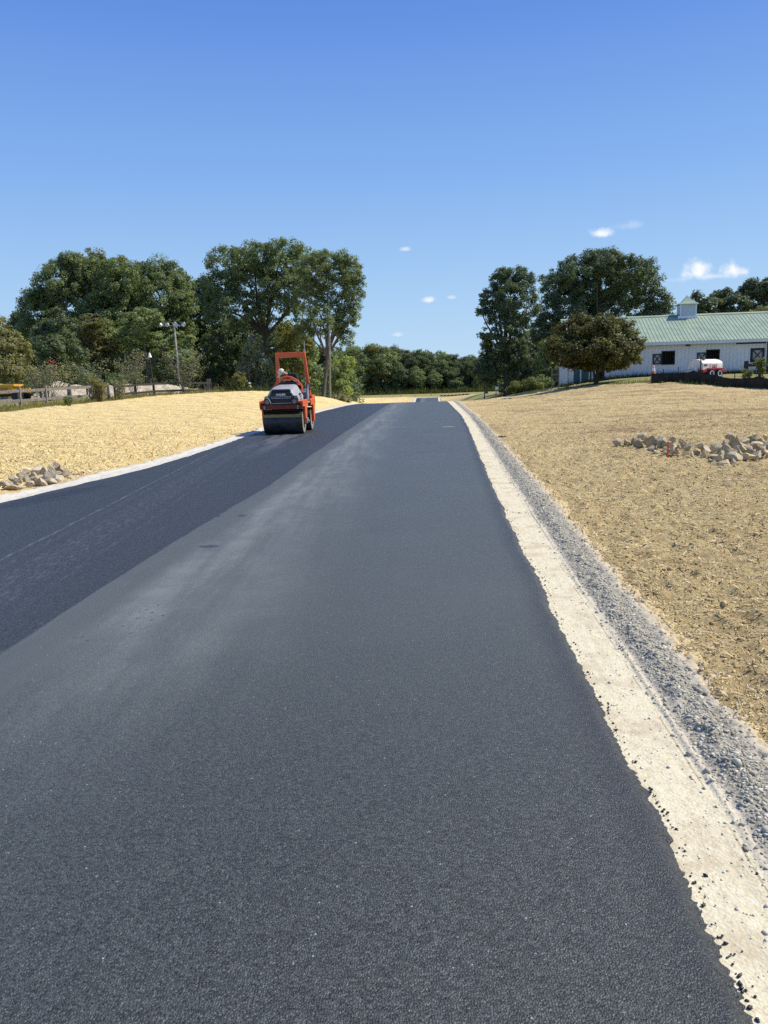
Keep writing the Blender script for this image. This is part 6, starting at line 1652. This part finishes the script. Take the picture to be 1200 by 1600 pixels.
    c = dome.build('cap', cap_m or WHITE, body, smooth=True); c.matrix_local = R
    return body


_M = Matrix.Translation(ROLL_POS) @ Matrix.Rotation(_rz, 4, 'Z') @ Matrix.Scale(ROLL_K, 4)
CAPM = simple('cap_cream', (.56, .52, .42), .8, .1); SH_D = simple('shirt_dark', (.022, .024, .030), .85, .1); VEST = simple('vest_orange', (.75, .10, .03), .6, .2); JEAN = simple('denim', (.09, .12, .18), .85, .1, var=.25, scale=14)
# operator leans out over his right side, watching the drum edge
J = dict(pelvis=(.20, .52, 1.30), chest=(.09, .34, 1.66), neck=(-.07, .23, 1.76), head=(-.175, .14, 1.81), face=(-.62, -.55, -.55),
         sh_l=(.22, .26, 1.72), el_l=(.30, .08, 1.50), wr_l=(.15, .10, 1.56), ha_l=(.12, .10, 1.58), sh_r=(-.08, .36, 1.60), el_r=(-.24, .20, 1.40), wr_r=(-.17, .11, 1.50), ha_r=(-.14, .10, 1.54),
         hip_l=(.28, .50, 1.24), kn_l=(.30, .14, 1.22), an_l=(.30, .10, 1.06), to_l=(.30, -.02, 1.02), hip_r=(.10, .50, 1.24), kn_r=(-.02, .16, 1.26), an_r=(-.06, .12, 1.06), to_r=(-.06, .08, 1.02))
person('machine operator in cream cap and dark shirt leaning sideways on the road roller', ROLL_POS, _rz, J, 'cap', (SH_D, False), JEAN, ROLL_K, vest=VEST, cap_m=CAPM)
# squatting worker by the grey post
b = at(389, 615, 74.5); b.z = Hs(b.x, b.y)+.05
J = dict(pelvis=(.16, .02, .24), chest=(.04, 0, .58), neck=(.02, 0, .76), head=(.0, 0, .86), face=(-.85, -.3, -.3),
         sh_l=(.02, -.17, .67), el_l=(-.20, -.17, .50), wr_l=(-.40, -.12, .42), ha_l=(-.47, -.10, .37), sh_r=(.04, .17, .67), el_r=(-.18, .18, .50), wr_r=(-.38, .13, .42), ha_r=(-.45, .11, .37),
         hip_l=(.14, -.10, .24), kn_l=(-.26, -.15, .46), an_l=(-.12, -.14, .07), to_l=(-.26, -.15, .04), hip_r=(.14, .10, .24), kn_r=(-.24, .15, .47), an_r=(-.10, .14, .07), to_r=(-.24, .15, .04))
J = {k: (v if k == 'face' else (v[0]+.10, v[1], v[2])) for k, v in J.items()}
person('worker in pale hat and khaki clothes squatting beside the tall grey post', b, 0.0, J, 'hat', (simple('shirt_khaki', (.52, .43, .27), .85, .1), True), simple('trousers_khaki', (.50, .40, .23), .85, .1), 1.0, cap_m=WHITE)
